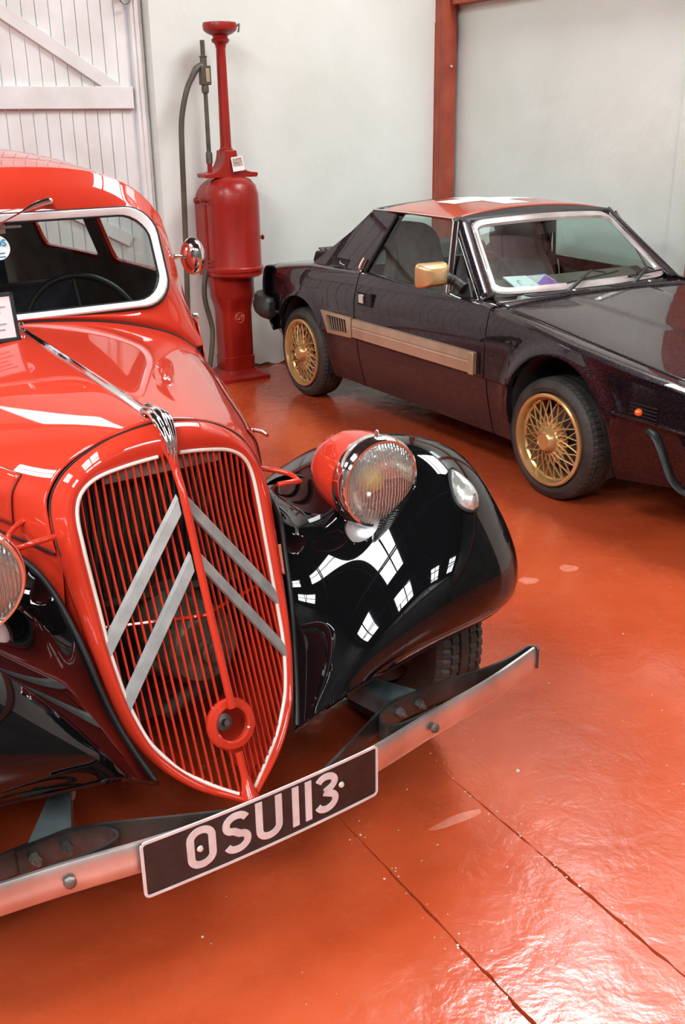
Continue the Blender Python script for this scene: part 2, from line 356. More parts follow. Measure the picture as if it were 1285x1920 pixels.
# steel column in the corner, beam along the right wall, second column off to the right
def column(name, u, v, su, sv, lab):
    r = empty(name, RF(u, v, 0)); props(r, lab, 'column'); R = Matrix.Rotation(ROT_ROOM, 3, 'Z')
    o = MB(); o.box((0, 0, 2.2), (su, .012, 4.4), R); o2 = A(VV[0], VV[1], 0)
    o.box(o2 * (sv / 2), (su, .012, 4.4), R); o.box(-o2 * (sv / 2), (su, .012, 4.4), R); o.V = [(x, y, z) for x, y, z in o.V]
    o.box((0, 0, 2.2), (su * .96, sv, 4.4), R); o.out('shaft', REDSTEEL, r, smooth=False)
    o = MB(); o.box((0, 0, .008), (su + .08, sv + .08, .016), R); o.out('base_plate', REDSTEEL, r, smooth=False); return r
c1 = column('steel_column', .085, .062, .095, .115, 'red oxide steel column standing in the corner behind the black coupe')
q = A(cos(ROT_ROOM), sin(ROT_ROOM), 0); n_ = A(VV[0], VV[1], 0)
o = MB(); o.lathe([(0, .012), (.009, .012), (.011, 0), (.011, -.004)], n_ * .066 + q * 0.0 + A(0, 0, 1.92), n_, 6); o.out('bolt', CHROMEW, c1)
c2 = column('steel_column', .075, 2.46, .14, .16, 'red oxide steel column on the right wall beside the coupe bonnet')
bm = wallbox('trim_3', 0, .10, .15, 13, 2.30, 2.48, REDSTEEL); bm['kind'] = 'structure'
# roof: two slopes, translucent sheets, rafters and purlins
ceil = empty('ceiling', RF(5, 6.4, 5.0)); ceil['kind'] = 'structure'
def zr(u): return EAVE + (RIDGE - EAVE) * (1 - abs(u - 5) / 5.2)
def quad(name, u0, u1, v0, v1, dz, m, th=.02):
    P = [RF(u0, v0, zr(u0) + dz), RF(u1, v0, zr(u1) + dz), RF(u1, v1, zr(u1) + dz), RF(u0, v1, zr(u0) + dz)]
    return loc(prism(name, P, (0, 0, th), m), ceil)
quad('roof_sheet', -.2, 5, -.2, 13.2, .05, ROOFM); quad('roof_sheet', 5, 10.2, -.2, 13.2, .05, ROOFM)
for u0, u1, v0, v1 in ((.12, 1.35, 2.0, 3.9), (6.0, 7.1, 3.4, 6.6), (.5, 1.5, 9.9, 12.2), (6.0, 7.1, 8.6, 11.8), (8.4, 9.5, 1.2, 3.4), (8.4, 9.5, 6.4, 9.6), (3.0, 4.0, 9.9, 12.4)):  # last three panels are added out of view as fill light
    quad('skylight', u0, u1, v0, v1, 0, SKYM)
gw = wallbox('window_2', -.005, .012, 1.5, 2.35, 3.75, 4.3, mat('clerestory_light', (.8, .85, .9), .4, emit=(.95, .97, 1.0), es=6.0)); gw['kind'] = 'structure'
gw = wallbox('window_1', 3.35, 4.55, -.005, .012, 3.80, 4.25, mat('gable_light', (.8, .85, .9), .4, emit=(.95, .97, 1.0), es=9.0)); gw['kind'] = 'structure'
for v in (.1, 1.2, 5.1, 7.7, 10.3, 12.9):
    o = MB()
    for s in (0, 1):
        a = A(*RF(.05 if s == 0 else 9.95, v, EAVE - .1)); b = A(*RF(5, v, RIDGE - .18)); o.tube([a, b], .055, 4); 
    a = A(*RF(.05, v, EAVE - .12)); b = A(*RF(9.95, v, EAVE - .12)); o.tube([a, b], .045, 4)
    for k in range(1, 8):
        uu = k * 1.25; p0 = A(*RF(uu, v, EAVE - .12)); p1 = A(*RF(min(max(uu + (.6 if k % 2 else -.6), .2), 9.8), v, zr(uu) - .2)); o.tube([p0, p1], .025, 4)
    loc(o.out('roof_truss', TRUSS), ceil)
for uu in (.3, 1.1, 1.95, 2.65, 3.5, 4.45, 5.55, 6.4, 7.35, 8.05, 8.9, 9.7):
    loc(MB().tube([A(*RF(uu, -.1, zr(uu) - .06)), A(*RF(uu, 13.1, zr(uu) - .06))], .035, 4).out('purlin', TRUSS), ceil)

# ================================================================== RED AND BLACK VINTAGE SALOON
CAR = empty('vintage_car', (-0.1509, 1.6549, 0), -0.9688, 'red vintage saloon car with black wings and a chevron grille', 'car')
CAR.rotation_euler = (0, 0, -0.9688)
def both(fn, name, *a, **k):
    """build left part, then mirrored right one"""
    return fn(1), fn(-1)
# --- grille outline (half, y>0), measured points: trim line and outer seam of the shell
TRIM = A((-.352,.024,.931),(-.360,.082,.924),(-.367,.130,.914),(-.370,.160,.903),(-.370,.183,.882),(-.367,.197,.852),(-.347,.199,.786),(-.325,.197,.719),(-.302,.195,.652),(-.280,.193,.585),(-.252,.188,.519),(-.225,.178,.453),(-.196,.156,.388),(-.165,.117,.334),(-.132,.064,.293),(-.100,.018,.271))
SEAM = A((-.384,.030,.990),(-.390,.098,.975),(-.400,.156,.949),(-.409,.200,.916),(-.408,.226,.880),(-.398,.237,.850),(-.371,.241,.795),(-.349,.238,.731),(-.324,.232,.671),(-.299,.226,.610),(-.272,.218,.550),(-.247,.209,.486),(-.221,.194,.423),(-.188,.170,.368),(-.155,.132,.322),(-.127,.082,.284),(-.098,.026,.256))
def ring_full(P, top, bot):
    Q = np.concatenate([[top], P, [bot], mir(P)[::-1]]); return Q
NT = 120
def resamp(P, n): return cspline(pl(P, 22), n)
def half(P, top, bot, n): return resamp(np.concatenate([[top], P, [bot]]), n)
hT = half(TRIM, (-.345, 0, .933), (-.088, 0, .262), NT); hS = half(SEAM, (-.381, 0, .992), (-.080, 0, .246), NT)
def shell_half(s):
    rows = []
    mid = (hT + hS) / 2
    c = A(-.25, 0, .66)
    outw = hS - hT; outw /= np.linalg.norm(outw, axis=1)[:, None] + 1e-9
    fwd = A(.94, 0, .34)
    rows = [hT - outw * .004 - fwd * .022, hT - outw * .003 - fwd * .004, hT + outw * .002 + fwd * .003, hT * .78 + hS * .22 + fwd * .012,
            mid + fwd * .017, hT * .22 + hS * .78 + fwd * .012, hS + fwd * .001, hS - fwd * .02 + outw * .0]
    rows[4][-6:] += 0
    G = np.stack([cspline(np.stack(rows, 0)[:, i], 18) for i in range(NT)], 0)
    return G if s > 0 else mir(G)
GL, GR = shell_half(1), shell_half(-1)
G = np.concatenate([GL, GR[::-1]], 0)
shell = gmesh('grille_shell', G, RED, CAR, cu=True, flip=True, solid=.002, off=1)
# keel joining shell tips, top centre peak web
tube('centre_rib', cspline([(-.352, 0, .948), (-.333, 0, .93), (-.318, 0, .90), (-.290, 0, .85), (-.236, 0, .70), (-.168, 0, .52), (-.140, 0, .446)], 30), np.interp(np.linspace(0, 1, 30), [0, .1, .3, 1], [.020, .013, .0085, .0085]), RED, CAR, 10)
tube('centre_rib', cspline([(-.122, 0, .352), (-.105, 0, .31), (-.084, 0, .262)], 10), [.0085] * 6 + [.010, .013, .017, .02], RED, CAR, 10)
for s in (1, -1):
    P = TRIM.copy(); P[:, 0] += .004; P = P if s > 0 else mir(P)
    tube('grille_trim', resamp(P, 70), .0042, IVORY, CAR, 8)
def gx(y, z): return -.335 + (.93 - z) * .378 - .385 * abs(y) * (1 if z < .8 else 1 - (z - .8) * 3.5)
def span(y):
    y = abs(y); ys = hT[:, 1]; zs = hT[:, 2]; k = int(np.argmax(ys))
    zt = np.interp(y, ys[:k + 1], zs[:k + 1]); zb = np.interp(y, ys[k:][::-1], zs[k:][::-1]); return zb, zt
RC = A(-.150, 0, .404)   # starting-handle ring
for i in range(1, 13):
    for s in (1, -1):
        y = s * .01515 * i; zb, zt = span(y)
        segs = [(zb, zt)]
        if abs(y) < .045:
            h = math.sqrt(max(.05**2 - y * y, 0)) * .95; segs = [(zb, RC[2] - h), (RC[2] + h, zt)]
        m = MB()
        for a, b in segs:
            zz = np.linspace(a - .004, b + .004, 10); m.tube([(gx(y, z) - .010, y, z) for z in zz], .0031, 6, sx=.8, sy=1.6, up=(1, 0, .3))
        m.out('grille_bar', RED, CAR)
m = MB()
nr = A(.93, 0, .36); nr /= np.linalg.norm(nr)
ringo = lathe('handle_ring', [(.034, -.004), (.034, .010), (.038, .013), (.050, .011), (.054, .004), (.053, -.006), (.036, -.006)], RED, CAR, RC, nr, 40)
lathe('starter_dog', [(0, .012), (.006, .012), (.007, 0), (.018, -.002), (.020, -.03)], STEEL, CAR, RC - nr * .03, nr, 20)
tube('cross_bar', [(gx(y, .615) - .022, y, .615) for y in np.linspace(-.185, .185, 15)], .004, RED, CAR, 6)
def chevron(s, z0, y1, dz, slope):
    n = 12; V = []; F = []
    for i in range(n):
        y = s * (.009 + (y1 - .009) * i / (n - 1)); zt = z0 - slope * abs(y)
        for z, off in ((zt, 0), (zt - dz * .15, .007), (zt - dz * .85, .007), (zt - dz, 0), (zt - dz * .9, -.004), (zt - dz * .1, -.004)):
            V.append((gx(y, z) + off + .001, y, z))
    for i in range(n - 1):
        for k in range(6): F.append((i * 6 + k, i * 6 + (k + 1) % 6, (i + 1) * 6 + (k + 1) % 6, (i + 1) * 6 + k))
    F.append(tuple(range(6))); F.append(tuple((n - 1) * 6 + k for k in range(6)))
    return mesh('chevron_bar', V, F, GREYBAR, CAR, auto=30)
for s in (1, -1): chevron(s, .872, .196, .043, 1.36); chevron(s, .762, .186, .042, 1.43)
# radiator and machinery glimpsed behind the bars
RADM = noisy(mat('grimy_radiator', (.03, .028, .02), .7), (.008, .008, .007), (.05, .045, .03), 20)
m = MB(); m.box((-.46, 0, .62), (.06, .38, .50), None)
for k in range(34): m.box((-.427, -.182 + k * .011, .62), (.012, .0025, .48))
m.out('radiator', RADM, CAR, smooth=False)
m = MB(); m.lathe([(0, .1), (.07, .1), (.085, .08), (.085, -.05), (.09, -.06), (.09, -.12)], (-.34, .0, .535), (1, 0, 0), 28); m.lathe([(0, .13), (.02, .13), (.025, .09)], (-.34, .0, .535), (1, 0, 0), 16)
m.tube([(-.38, -.10, .47), (-.33, .0, .45), (-.36, .12, .49)], .022, 10); m.out('starter_housing', noisy(mat('olive_grime', (.05, .05, .035), .6), (.03, .03, .02), (.09, .085, .06), 25), CAR)
box('radiator_bracket', (-.385, 0, .905), (.02, .26, .035), noisy(mat('dusty_bracket', (.16, .15, .13), .7), (.08, .07, .06), (.25, .23, .2), 20), CAR)
tube('radiator_hose', [(-.40, -.16, .62), (-.40, .16, .60)], .012, RADM, CAR, 6); tube('lower_hose', [(-.35, -.06, .35), (-.35, .08, .42)], .02, RADM, CAR, 8)
# --- bonnet
hoodF = [(-.381, 0, .992)] + [tuple(p) for p in SEAM[[0, 1, 2, 3, 4, 5, 6]]] + [(-.360, .2405, .768)]
hoodF = A(*[tuple(p) for p in hoodF])
def row(x, pts): return A(*[(x + (p[2] if len(p) > 2 else 0), p[0], p[1]) for p in pts])
H0 = hoodF
def hr(x, w, zt, sh, wl):
    # w: widest half width, zt: centre height, sh: shoulder height, wl: width at lower edge
    return A((x, 0, zt), (x, w * .13, zt - .001), (x, w * .42, zt - .012), (x, w * .66, zt - .036), (x, w * .85, zt - .082), (x, w * .95, zt - .135), (x, w * .99, zt - .20), (x, w, zt - .265), (x, wl, zt - .33))
def hs(x, w, zt, k): return A(*[(x, p[1] / .241 * w if i else 0, zt - (.992 - p[2]) * k) for i, p in enumerate(H0)])
HR = [H0, hr(-.52, .275, 1.004, .9, .275), hr(-.72, .345, 1.020, .9, .345), hr(-.95, .425, 1.038, .9, .43), hr(-1.17, .495, 1.054, .9, .50), hr(-1.27, .535, 1.064, .9, .54)]
HR = [H0, hs(-.52, .300, 1.004, 1.0), hs(-.72, .372, 1.020, 1.02), hs(-.95, .455, 1.038, 1.05), hs(-1.17, .525, 1.054, 1.08), hs(-1.27, .555, 1.064, 1.1)]
HC = np.stack(HR)
HG = sgrid(HC, 60, 40)
def hood_pt(u, v): return HG[int(u * 59), int(v * 39)]
full = np.concatenate([mir(HG[:, ::-1])[:, :-1], HG], 1)
hood = gmesh('bonnet', full[1:-1], RED, CAR, ctr=(-.9, 0, .6), solid=.003, off=-1)
# seams: beading at shell and scuttle
for r, nm, rad in ((full[0], 'bonnet_seam', .0018), (full[-1] + A(-.004, 0, -.001), 'bonnet_seam', .004)): tube(nm, r, rad, BLKRUB, CAR, 6)
for s in (1, -1): tube('bonnet_edge', HG[1:, -1] * A(1, s, 1) + A(0, .001 * s, -.001), .0022, BLKRUB, CAR, 5)
# side apron below bonnet (red), runs down to the wings
def apron(s):
    top = HG[:, -1]; n = len(top); B = top.copy(); B[:, 2] = np.interp(B[:, 0], [-1.3, -.9, -.4], [.40, .48, .58]); B[:, 1] += .004
    lowseam = SEAM[7:16]; 
    G = np.stack([top + A(0, -.004, .004), top * .5 + B * .5, B], 1); G = G if s > 0 else mir(G)
    return gmesh('side_apron', G, RED, CAR, flip=s < 0)
apron(1); apron(-1)
def shell_apron(s):
    a = SEAM[6:17].copy(); a2 = a.copy(); a2[:, 0] -= .30; a2[:, 1] = a2[:, 1] * 1.0 + .03; a2[:, 2] += .0
    G = np.stack([a + A(-.002, -.002, 0), (a * .6 + a2 * .4), a2], 1); G = sgrid(G, 30, 6); G = G if s > 0 else mir(G)
    return gmesh('front_apron', G, RED, CAR)
shell_apron(1); shell_apron(-1)
# side panel on the bonnet side: raised flap with chrome handle, and the red catch handle
def flap(s):
    iu0, iu1, j0, j1 = 9, 34, 22, 35
    G = HG[iu0:iu1, j0:j1].copy(); c = A(-.8, 0, .75)
    G[..., 1] += .004; E_ = np.concatenate([G[0], G[1:, -1], G[-1, ::-1][1:], G[::-1, 0][1:]]); G = G if s > 0 else mir(G); o = gmesh('bonnet_flap', G, RED, CAR, flip=False, solid=.004, off=0)
    tube('flap_seam', E_ * A(1, s, 1), .0016, BLKRUB, o, 4, closed=True); p = HG[15, 28] * A(1, s, 1); o2 = tube('flap_handle', cspline([p + A(0, .004 * s, 0), p + A(.005, .010 * s, .0), p + A(.03, .014 * s, .002), p + A(.06, .012 * s, .0)], 14), .005, CHROME, o, 8); return o
flap(1); flap(-1)
for s in (1, -1):
    P = cspline([(-.46, .262 * s, .822), (-.45, .295 * s, .812), (-.41, .322 * s, .806), (-.372, .322 * s, .800), (-.345, .30 * s, .812), (-.345, .25 * s, .815)], 24)
    tube('catch_handle', P, .006, RED, CAR, 8)
# chrome centre strip and nose ornament
cz = lambda x: np.interp(x, HG[::-1, 0, 0], HG[::-1, 0, 2])
xs = np.linspace(-1.20, -.42, 30)
m = MB(); wv = np.interp(xs, [-1.2, -1.1, -.5, -.42], [.006, .010, .013, .016])
for i in range(len(xs)): pass
V = []; F = []
for i, x in enumerate(xs):
    for yy, zz in ((-1, -.002), (-.85, .004), (-.25, .0065), (0, .0095), (.25, .0065), (.85, .004), (1, -.002)): V.append((x, yy * wv[i], cz(x) + zz))
F = gfaces(len(xs), 7)
mesh('bonnet_strip', V, F, CHROME, CAR, auto=25, solid=.001)
lathe('strip_knob', [(0, .016), (.005, .015), (.008, .008), (.005, .002), (.006, -.004)], CHROME, CAR, (-1.205, 0, cz(-1.2) + .006), (0, 0, 1), 12)
oc = cspline([(-.44, 0, 1.008), (-.40, 0, 1.012), (-.365, 0, 1.004), (-.342, 0, .982), (-.330, 0, .958), (-.326, 0, .932), (-.326, 0, .918)], 24)
ow = np.interp(np.linspace(0, 1, 24), [0, .2, .35, .6, 1], [.016, .019, .021, .014, .005]); V = []
for i in range(24):
    t = oc[min(i + 1, 23)] - oc[max(i - 1, 0)]; t /= np.linalg.norm(t); nrm = A(-t[2], 0, t[0]) * -1; nrm = nrm if nrm[0] + nrm[2] > 0 else -nrm
    for a, b in ((-1, -.006), (-.9, .001), (-.55, .002), (-.45, .007), (-.12, .008), (0, .0115), (.12, .008), (.45, .007), (.55, .002), (.9, .001), (1, -.006)): V.append(oc[i] + A(0, a * ow[i], 0) + nrm * b)
NG = sgrid(np.array(V).reshape(24, 11, 3), 60, 41); gmesh('nose_ornament', NG, CHROME, CAR, ctr=(-.45, 0, .9))

# --- wings
def R_(*p): return A(*p)
FEN = [
 [(-.165,.163,.318),(-.105,.262,.404),(-.095,.355,.430),(-.095,.47,.450),(-.11,.60,.455),(-.145,.73,.45),(-.19,.80,.45)],
 [(-.205,.190,.385),(-.125,.275,.470),(-.075,.365,.505),(-.050,.48,.515),(-.055,.61,.515),(-.098,.738,.507),(-.18,.815,.497)],
 [(-.252,.217,.475),(-.185,.295,.545),(-.120,.385,.600),(-.070,.49,.622),(-.066,.61,.626),(-.112,.745,.605),(-.200,.828,.570)],
 [(-.292,.236,.580),(-.255,.305,.605),(-.205,.390,.662),(-.160,.49,.718),(-.145,.62,.748),(-.195,.748,.722),(-.275,.832,.640)],
 [(-.350,.258,.680),(-.335,.315,.658),(-.310,.400,.702),(-.290,.50,.785),(-.280,.62,.828),(-.310,.748,.798),(-.370,.835,.700)],
 [(-.450,.290,.745),(-.460,.340,.682),(-.460,.415,.712),(-.460,.51,.800),(-.460,.62,.836),(-.475,.748,.798),(-.500,.838,.695)],
 [(-.700,.345,.730),(-.700,.390,.660),(-.700,.450,.672),(-.700,.53,.730),(-.700,.62,.755),(-.700,.750,.716),(-.700,.835,.610)],
 [(-.950,.430,.650),(-.950,.460,.585),(-.950,.510,.580),(-.950,.57,.602),(-.950,.65,.610),(-.950,.765,.560),(-.950,.830,.465)],
 [(-1.25,.530,.520),(-1.25,.550,.465),(-1.25,.585,.450),(-1.25,.635,.452),(-1.25,.69,.448),(-1.25,.775,.400),(-1.25,.82,.325)],
 [(-1.55,.600,.420),(-1.55,.615,.375),(-1.55,.645,.366),(-1.55,.69,.366),(-1.55,.735,.356),(-1.55,.785,.312),(-1.55,.80,.262)],
 [(-1.85,.640,.330),(-1.85,.655,.320),(-1.85,.675,.318),(-1.85,.71,.318),(-1.85,.75,.314),(-1.85,.785,.295),(-1.85,.79,.255)]]
FG = sgrid(A(*[[list(p) for p in r] for r in FEN]), 130, 60)
for _k in range(14):
    _B = FG.copy(); FG[1:-1, 1:-1] = .5 * _B[1:-1, 1:-1] + .125 * (_B[2:, 1:-1] + _B[:-2, 1:-1] + _B[1:-1, 2:] + _B[1:-1, :-2])
def wing(s):
    G = FG if s > 0 else mir(FG)
    o = gmesh('front_wing', G, BLACK, CAR, ctr=(-.6, .58 * s, .3), solid=.004, off=-1)
    # rolled lip along outer and front edges
    e = np.concatenate([FG[:, -1][::-1], FG[0][::-1][1:]]); e = e if s > 0 else mir(e)
    tube('wing_lip', e[::2], .005, BLACK, o, 6)
    w = pl(np.concatenate([FG[2:70:3, 0] + A(.004, .001, .0)]), 50); w = w if s > 0 else mir(w)
    tube('wing_piping', w, .0065, BLKRUB, o, 8)
    return o
wing(1); wing(-1)
def fen_at(y, x):
    d = (FG[..., 0] - x)**2 + (FG[..., 1] - y)**2; i, j = np.unravel_index(d.argmin(), d.shape)
    i = min(max(i, 1), 128); j = min(max(j, 1), 58)
    n = np.cross(FG[i + 1, j] - FG[i - 1, j], FG[i, j + 1] - FG[i, j - 1]); n /= np.linalg.norm(n); n = n if n[2] > 0 else -n
    return FG[i, j], n
# --- headlamps
LENSM = bpy.data.materials.new('fluted_lens')
def lensmat():
    m = LENSM; m.use_nodes = True; nt = m.node_tree; nt.nodes.clear(); o = nt.nodes.new('ShaderNodeOutputMaterial')
    t = nt.nodes.new('ShaderNodeBsdfTransparent'); t.inputs[0].default_value = (.93, .95, .9, 1); g = nt.nodes.new('ShaderNodeBsdfGlossy'); df = nt.nodes.new('ShaderNodeBsdfDiffuse'); df.inputs[0].default_value = (.8, .8, .74, 1); g.inputs['Roughness'].default_value = .2
    g.inputs[0].default_value = (.95, .95, .9, 1)
    co = tc(m); w = N(m, 'ShaderNodeTexWave', Scale=38.0, Distortion=3.5, Detail=3.0, bands_direction='Y'); L(m, co, w.inputs['Vector'])
    b = N(m, 'ShaderNodeBump', Strength=.9, Distance=.004); L(m, w.outputs['Fac'], b.inputs['Height']); L(m, b.outputs[0], g.inputs['Normal'])
    mx = nt.nodes.new('ShaderNodeMixShader'); mx.inputs[0].default_value = .46; L(m, t.outputs[0], mx.inputs[1]); L(m, g.outputs[0], mx.inputs[2]); mx2 = nt.nodes.new('ShaderNodeMixShader'); mx2.inputs[0].default_value = .13; L(m, mx.outputs[0], mx2.inputs[1]); L(m, df.outputs[0], mx2.inputs[2]); L(m, mx2.outputs[0], o.inputs[0])
lensmat()
REFL = mat('lamp_reflector', (.86, .86, .80), .16, 1.0)
AMBER = mat('yellow_bulb_cap', (.9, .72, .02), .25)
def headlamp(s):
    c = A(-.237, .448 * s, .806); ax = A(1, 0, -.02)
    bk = lathe('headlamp_shell', [(.0, -.205), (.022, -.203), (.05, -.19), (.075, -.165), (.092, -.125), (.100, -.08), (.103, -.04), (.104, -.022)], RED, CAR, c, ax, 48)
    lathe('chrome_rim', [(.103, -.040), (.1065, -.032), (.1065, -.012), (.104, .0), (.099, .006), (.094, .006), (.092, .002)], CHROME, bk, c, ax, 56)
    lathe('reflector', [(.092, -.002), (.082, -.03), (.06, -.055), (.03, -.07), (.0, -.074)], REFL, bk, c, ax, 40)
    lathe('lens', [(.093, .003), (.08, .011), (.06, .0175), (.04, .021), (.02, .023), (.0001, .0235)], LENSM, bk, c, ax, 48)
    m = MB(); m.lathe([(0, .045), (.016, .042), (.028, .028), (.030, 0), (.012, -.006), (.009, -.035)], c + A(-.05, 0, 0), ax, 20); m.out('bulb', AMBER, bk)
    m = MB(); m.lathe([(0, .008), (.005, .008), (.006, 0)], c + A(-.008, 0, -.112), (0, 0, -1), 8); m.out('rim_screw', CHROME, bk); m = MB(); m.lathe([(0, .0), (.006, -.003), (.004, .012), (0, .014)], c + A(-.012, 0, .106), (0, 0, 1), 8); m.out('rim_knob', CHROME, bk)
    f, n = fen_at(.435, -.34)
    f = f * A(1, s, 1)
    m = MB(); m.tube(cspline([f + A(.0, 0, -.03), f + A(0, .0, .02), c + A(-.09, 0, -.08)], 8), [.038, .036, .034, .034, .035, .037, .04, .042], 16); m.out('lamp_stalk', BLACK, bk)
    # horn cover low on the wing beside the lamp
    f, n = fen_at(.418, -.258); n = n * A(1, s, 1); f = f * A(1, s, 1); ax2 = n + A(.35, 0, 0)
    lathe('horn_cover', [(.0, .012), (.014, .0115), (.028, .009), (.038, .004), (.043, .0), (.045, -.012)], mat('satin_grey', (.5, .52, .52), .3, .6) if s > 0 else bpy.data.materials['satin_grey'], CAR, f, ax2, 32)
    lathe('horn_bezel', [(.042, -.004), (.045, .002), (.050, .001), (.052, -.014)], BLACK, CAR, f, ax2, 32)
headlamp(1); headlamp(-1)
CLEARP = mat('clear_ribbed_plastic', (.75, .77, .72), .15, .55, coat=1)
noisy(CLEARP, (.45, .46, .42), (.85, .87, .82), 30, lo=.4, hi=.6, bump=.5, bscale=60, dist=.004)
for s in (1, -1):
    # teardrop marker lamp on the crown
    f, n = fen_at(.636, -.160); 
    m = []; xs = np.linspace(0, 1, 16); V = []
    t = A(1, 0, 0) - n * n[0]; t /= np.linalg.norm(t); b = np.cross(n, t)
    for k in np.linspace(0, 1, 16):
        w = .030 * math.sqrt(max(0, 1 - ((k - .66) / .34)**2)) if k > .66 else .030 * sin(pi / 2 * (k / .66))**.8
        w = max(w, .0008)
        for a in np.linspace(0, pi, 11): V.append(f + t * (-.075 + .115 * k) + b * w * cos(a) + n * (.0 + w * .95 * sin(a)))
    V = np.array(V) * A(1, s, 1)
    o = mesh('marker_lamp', V, gfaces(16, 11), CLEARP, CAR)
    V2 = []
    for k in np.linspace(0, 2 * pi, 40, endpoint=False):
        r = .036 if cos(k) > 0 else .036; V2.append(f + t * (cos(k) * (.034 if cos(k) > 0 else .083) + .006) + b * sin(k) * (.034 * (1 - .3 * max(0, -cos(k)))) + n * .001)
    V2 = np.array(V2) * A(1, s, 1); tube('lamp_gasket', V2, .004, BLKRUB, o, 6, closed=True)
    lathe('screw', [(0, .003), (.003, .002), (.004, 0)], STEEL, o, (f + n * .030 + t * .012) * A(1, s, 1), n * A(1, s, 1), 8)
# --- bumper
def blade(P, h, th, nm, m_, par=None, curve=0.0):
    P = np.asarray(P, float); n = len(P); T = np.gradient(P, axis=0); T /= np.linalg.norm(T, axis=1)[:, None]; V = []
    for i in range(n):
        o = np.cross(T[i], (0, 0, 1.)); o /= np.linalg.norm(o) + 1e-9
        for a, b in ((0, 0), (curve * .7, -h * .12), (curve, -h * .5), (curve * .7, -h * .88), (0, -h), (-th, -h), (-th, 0)): V.append(P[i] + o * a + A(0, 0, b))
    F = gfaces(n, 7, cv=True); F += [tuple(range(7)), tuple((n - 1) * 7 + k for k in range(7))[::-1]]
    return mesh(nm, V, F, m_, par or CAR, auto=35)
bx = A((-.080, .80), (-.050, .68), (-.026, .56), (-.004, .41), (.022, .27), (.036, .14), (.040, 0)); bx = np.concatenate([bx, (bx * A(1, -1))[:-1][::-1]])
BP = cspline(np.c_[bx, np.full(len(bx), .352)], 90)
bl = blade(BP[::-1], .066, .006, 'bumper_blade', CHROMEW, curve=.006)
for s in (1, -1):
    # eye at the outer end, rear strap and U-spring
    P = cspline(A((-.074, .800, .350), (-.083, .807, .350), (-.094, .800, .350), (-.094, .780, .350), (-.082, .72, .350), (-.080, .62, .350), (-.092, .52, .350), (-.095, .41, .350), (-.080, .34, .350), (-.040, .255, .350), (.005, .165, .350), (.040, .09, .35)) * A(1, s, 1), 60)
    blade(P[::-1] if s > 0 else P, .052, .006, 'bumper_strap', DARKSTEEL)
    P = cspline(A((-.088, .470, .349), (-.086, .40, .349), (-.070, .335, .349), (-.040, .307, .349), (-.018, .325, .349), (-.016, .39, .349), (-.024, .44, .349)) * A(1, s, 1), 40)
    blade(P[::-1] if s > 0 else P, .052, .006, 'spring_loop', DARKSTEEL)
    for x, y, z in ((-.080, .384, .325), (-.083, .441, .325)):
        m = MB(); m.lathe([(0, .022), (.005, .022), (.005, .010), (.010, .010), (.011, 0), (.011, -.004)], (x, y * s, z), (1, 0, 0), 6); m.out('strap_bolt', STEEL, CAR)
    m = MB(); m.lathe([(0, .007), (.007, .007), (.011, .004), (.012, -.002)], (.010, .411 * s, .320), (1, .2 * s, 0), 8); m.out('blade_bolt', STEEL, CAR)
    # forged arm to the chassis
    m = MB(); m.tube([(-.55, .33 * s, .36), (-.30, .335 * s, .358), (-.19, .345 * s, .352)], .024, 12)
    P = [(-.200, .326 * s, .372), (-.098, .365 * s, .352), (-.098, .445 * s, .352), (-.200, .362 * s, .372)]; V, F = prismVF(P, (0, 0, -.05)); m.add(V, F)
    m.out('bumper_arm', noisy(mat('blue_black_enamel', (.03, .04, .04), .3), (.02, .028, .03), (.10, .12, .12), 10) if s > 0 else bpy.data.materials['blue_black_enamel'], CAR)
# --- number plate
def px_(y): return .050 - .12 * y * y
PZ, PH, PLN = .306, .116, .259
PLATEB = noisy(mat('plate_black', (.018, .012, .011), .4), (.014, .010, .009), (.026, .018, .016), 30); PLATEW = noisy(mat('plate_silver', (.72, .66, .64), .45), (.66, .58, .56), (.78, .74, .72), 25)
def plate_pt(y, z, off=0.0): return (px_(y) + off, y - .030, PZ + z)
def ribbon(m, pts, w, off, h=.0012, closed=False):
    P = np.asarray(pts, float); n = len(P)
    T = (np.roll(P, -1, 0) - np.roll(P, 1, 0)) if closed else np.gradient(P, axis=0); T /= np.linalg.norm(T, axis=1)[:, None]; Nn = np.c_[-T[:, 1], T[:, 0]]
    a, b = P + Nn * w / 2, P - Nn * w / 2; V = []
    for i in range(n): V += [plate_pt(*a[i], off), plate_pt(*b[i], off), plate_pt(*b[i], off - h), plate_pt(*a[i], off - h)]
    F = gfaces(n, 4, cu=closed, cv=True)
    if not closed: F += [(0, 1, 2, 3), tuple((n - 1) * 4 + k for k in range(4))[::-1]]
    m.add(V, F)
ys = np.linspace(-PLN, PLN, 40); V = []
for y in ys:
    for z, o_ in ((PH / 2, 0), (-PH / 2, 0), (-PH / 2, -.003), (PH / 2, -.003)): V.append(plate_pt(y, z, o_))
F = gfaces(40, 4, cv=True) + [(0, 1, 2, 3), (159, 158, 157, 156)]
plate = mesh('number_plate', V, F, PLATEB, CAR, smooth=False)
m = MB(); c = rrect(2 * PLN, PH, .009, 5); c2 = []
for i in range(len(c)):
    a, b = A(*c[i]), A(*c[(i + 1) % len(c)]); k = max(1, int(np.linalg.norm(b - a) / .02)); c2 += [a + (b - a) * j / k for j in range(k)]
ribbon(m, c2, .0055, .0016, .003, closed=True); m.out('plate_border', PLATEW, plate)
hh, lw, st = .045, .024, .0145
arc = lambda cx, cy, rx, ry, a0, a1, n=14: [(cx + rx * cos(math.radians(a)), cy + ry * sin(math.radians(a))) for a in np.linspace(a0, a1, n)]
H_ = hh - st / 2
def L_O():
    P = arc(0, H_ - .018, .0185, .018, 0, 180) + arc(0, -H_ + .018, .0185, .018, 180, 360); return [(P, True)]
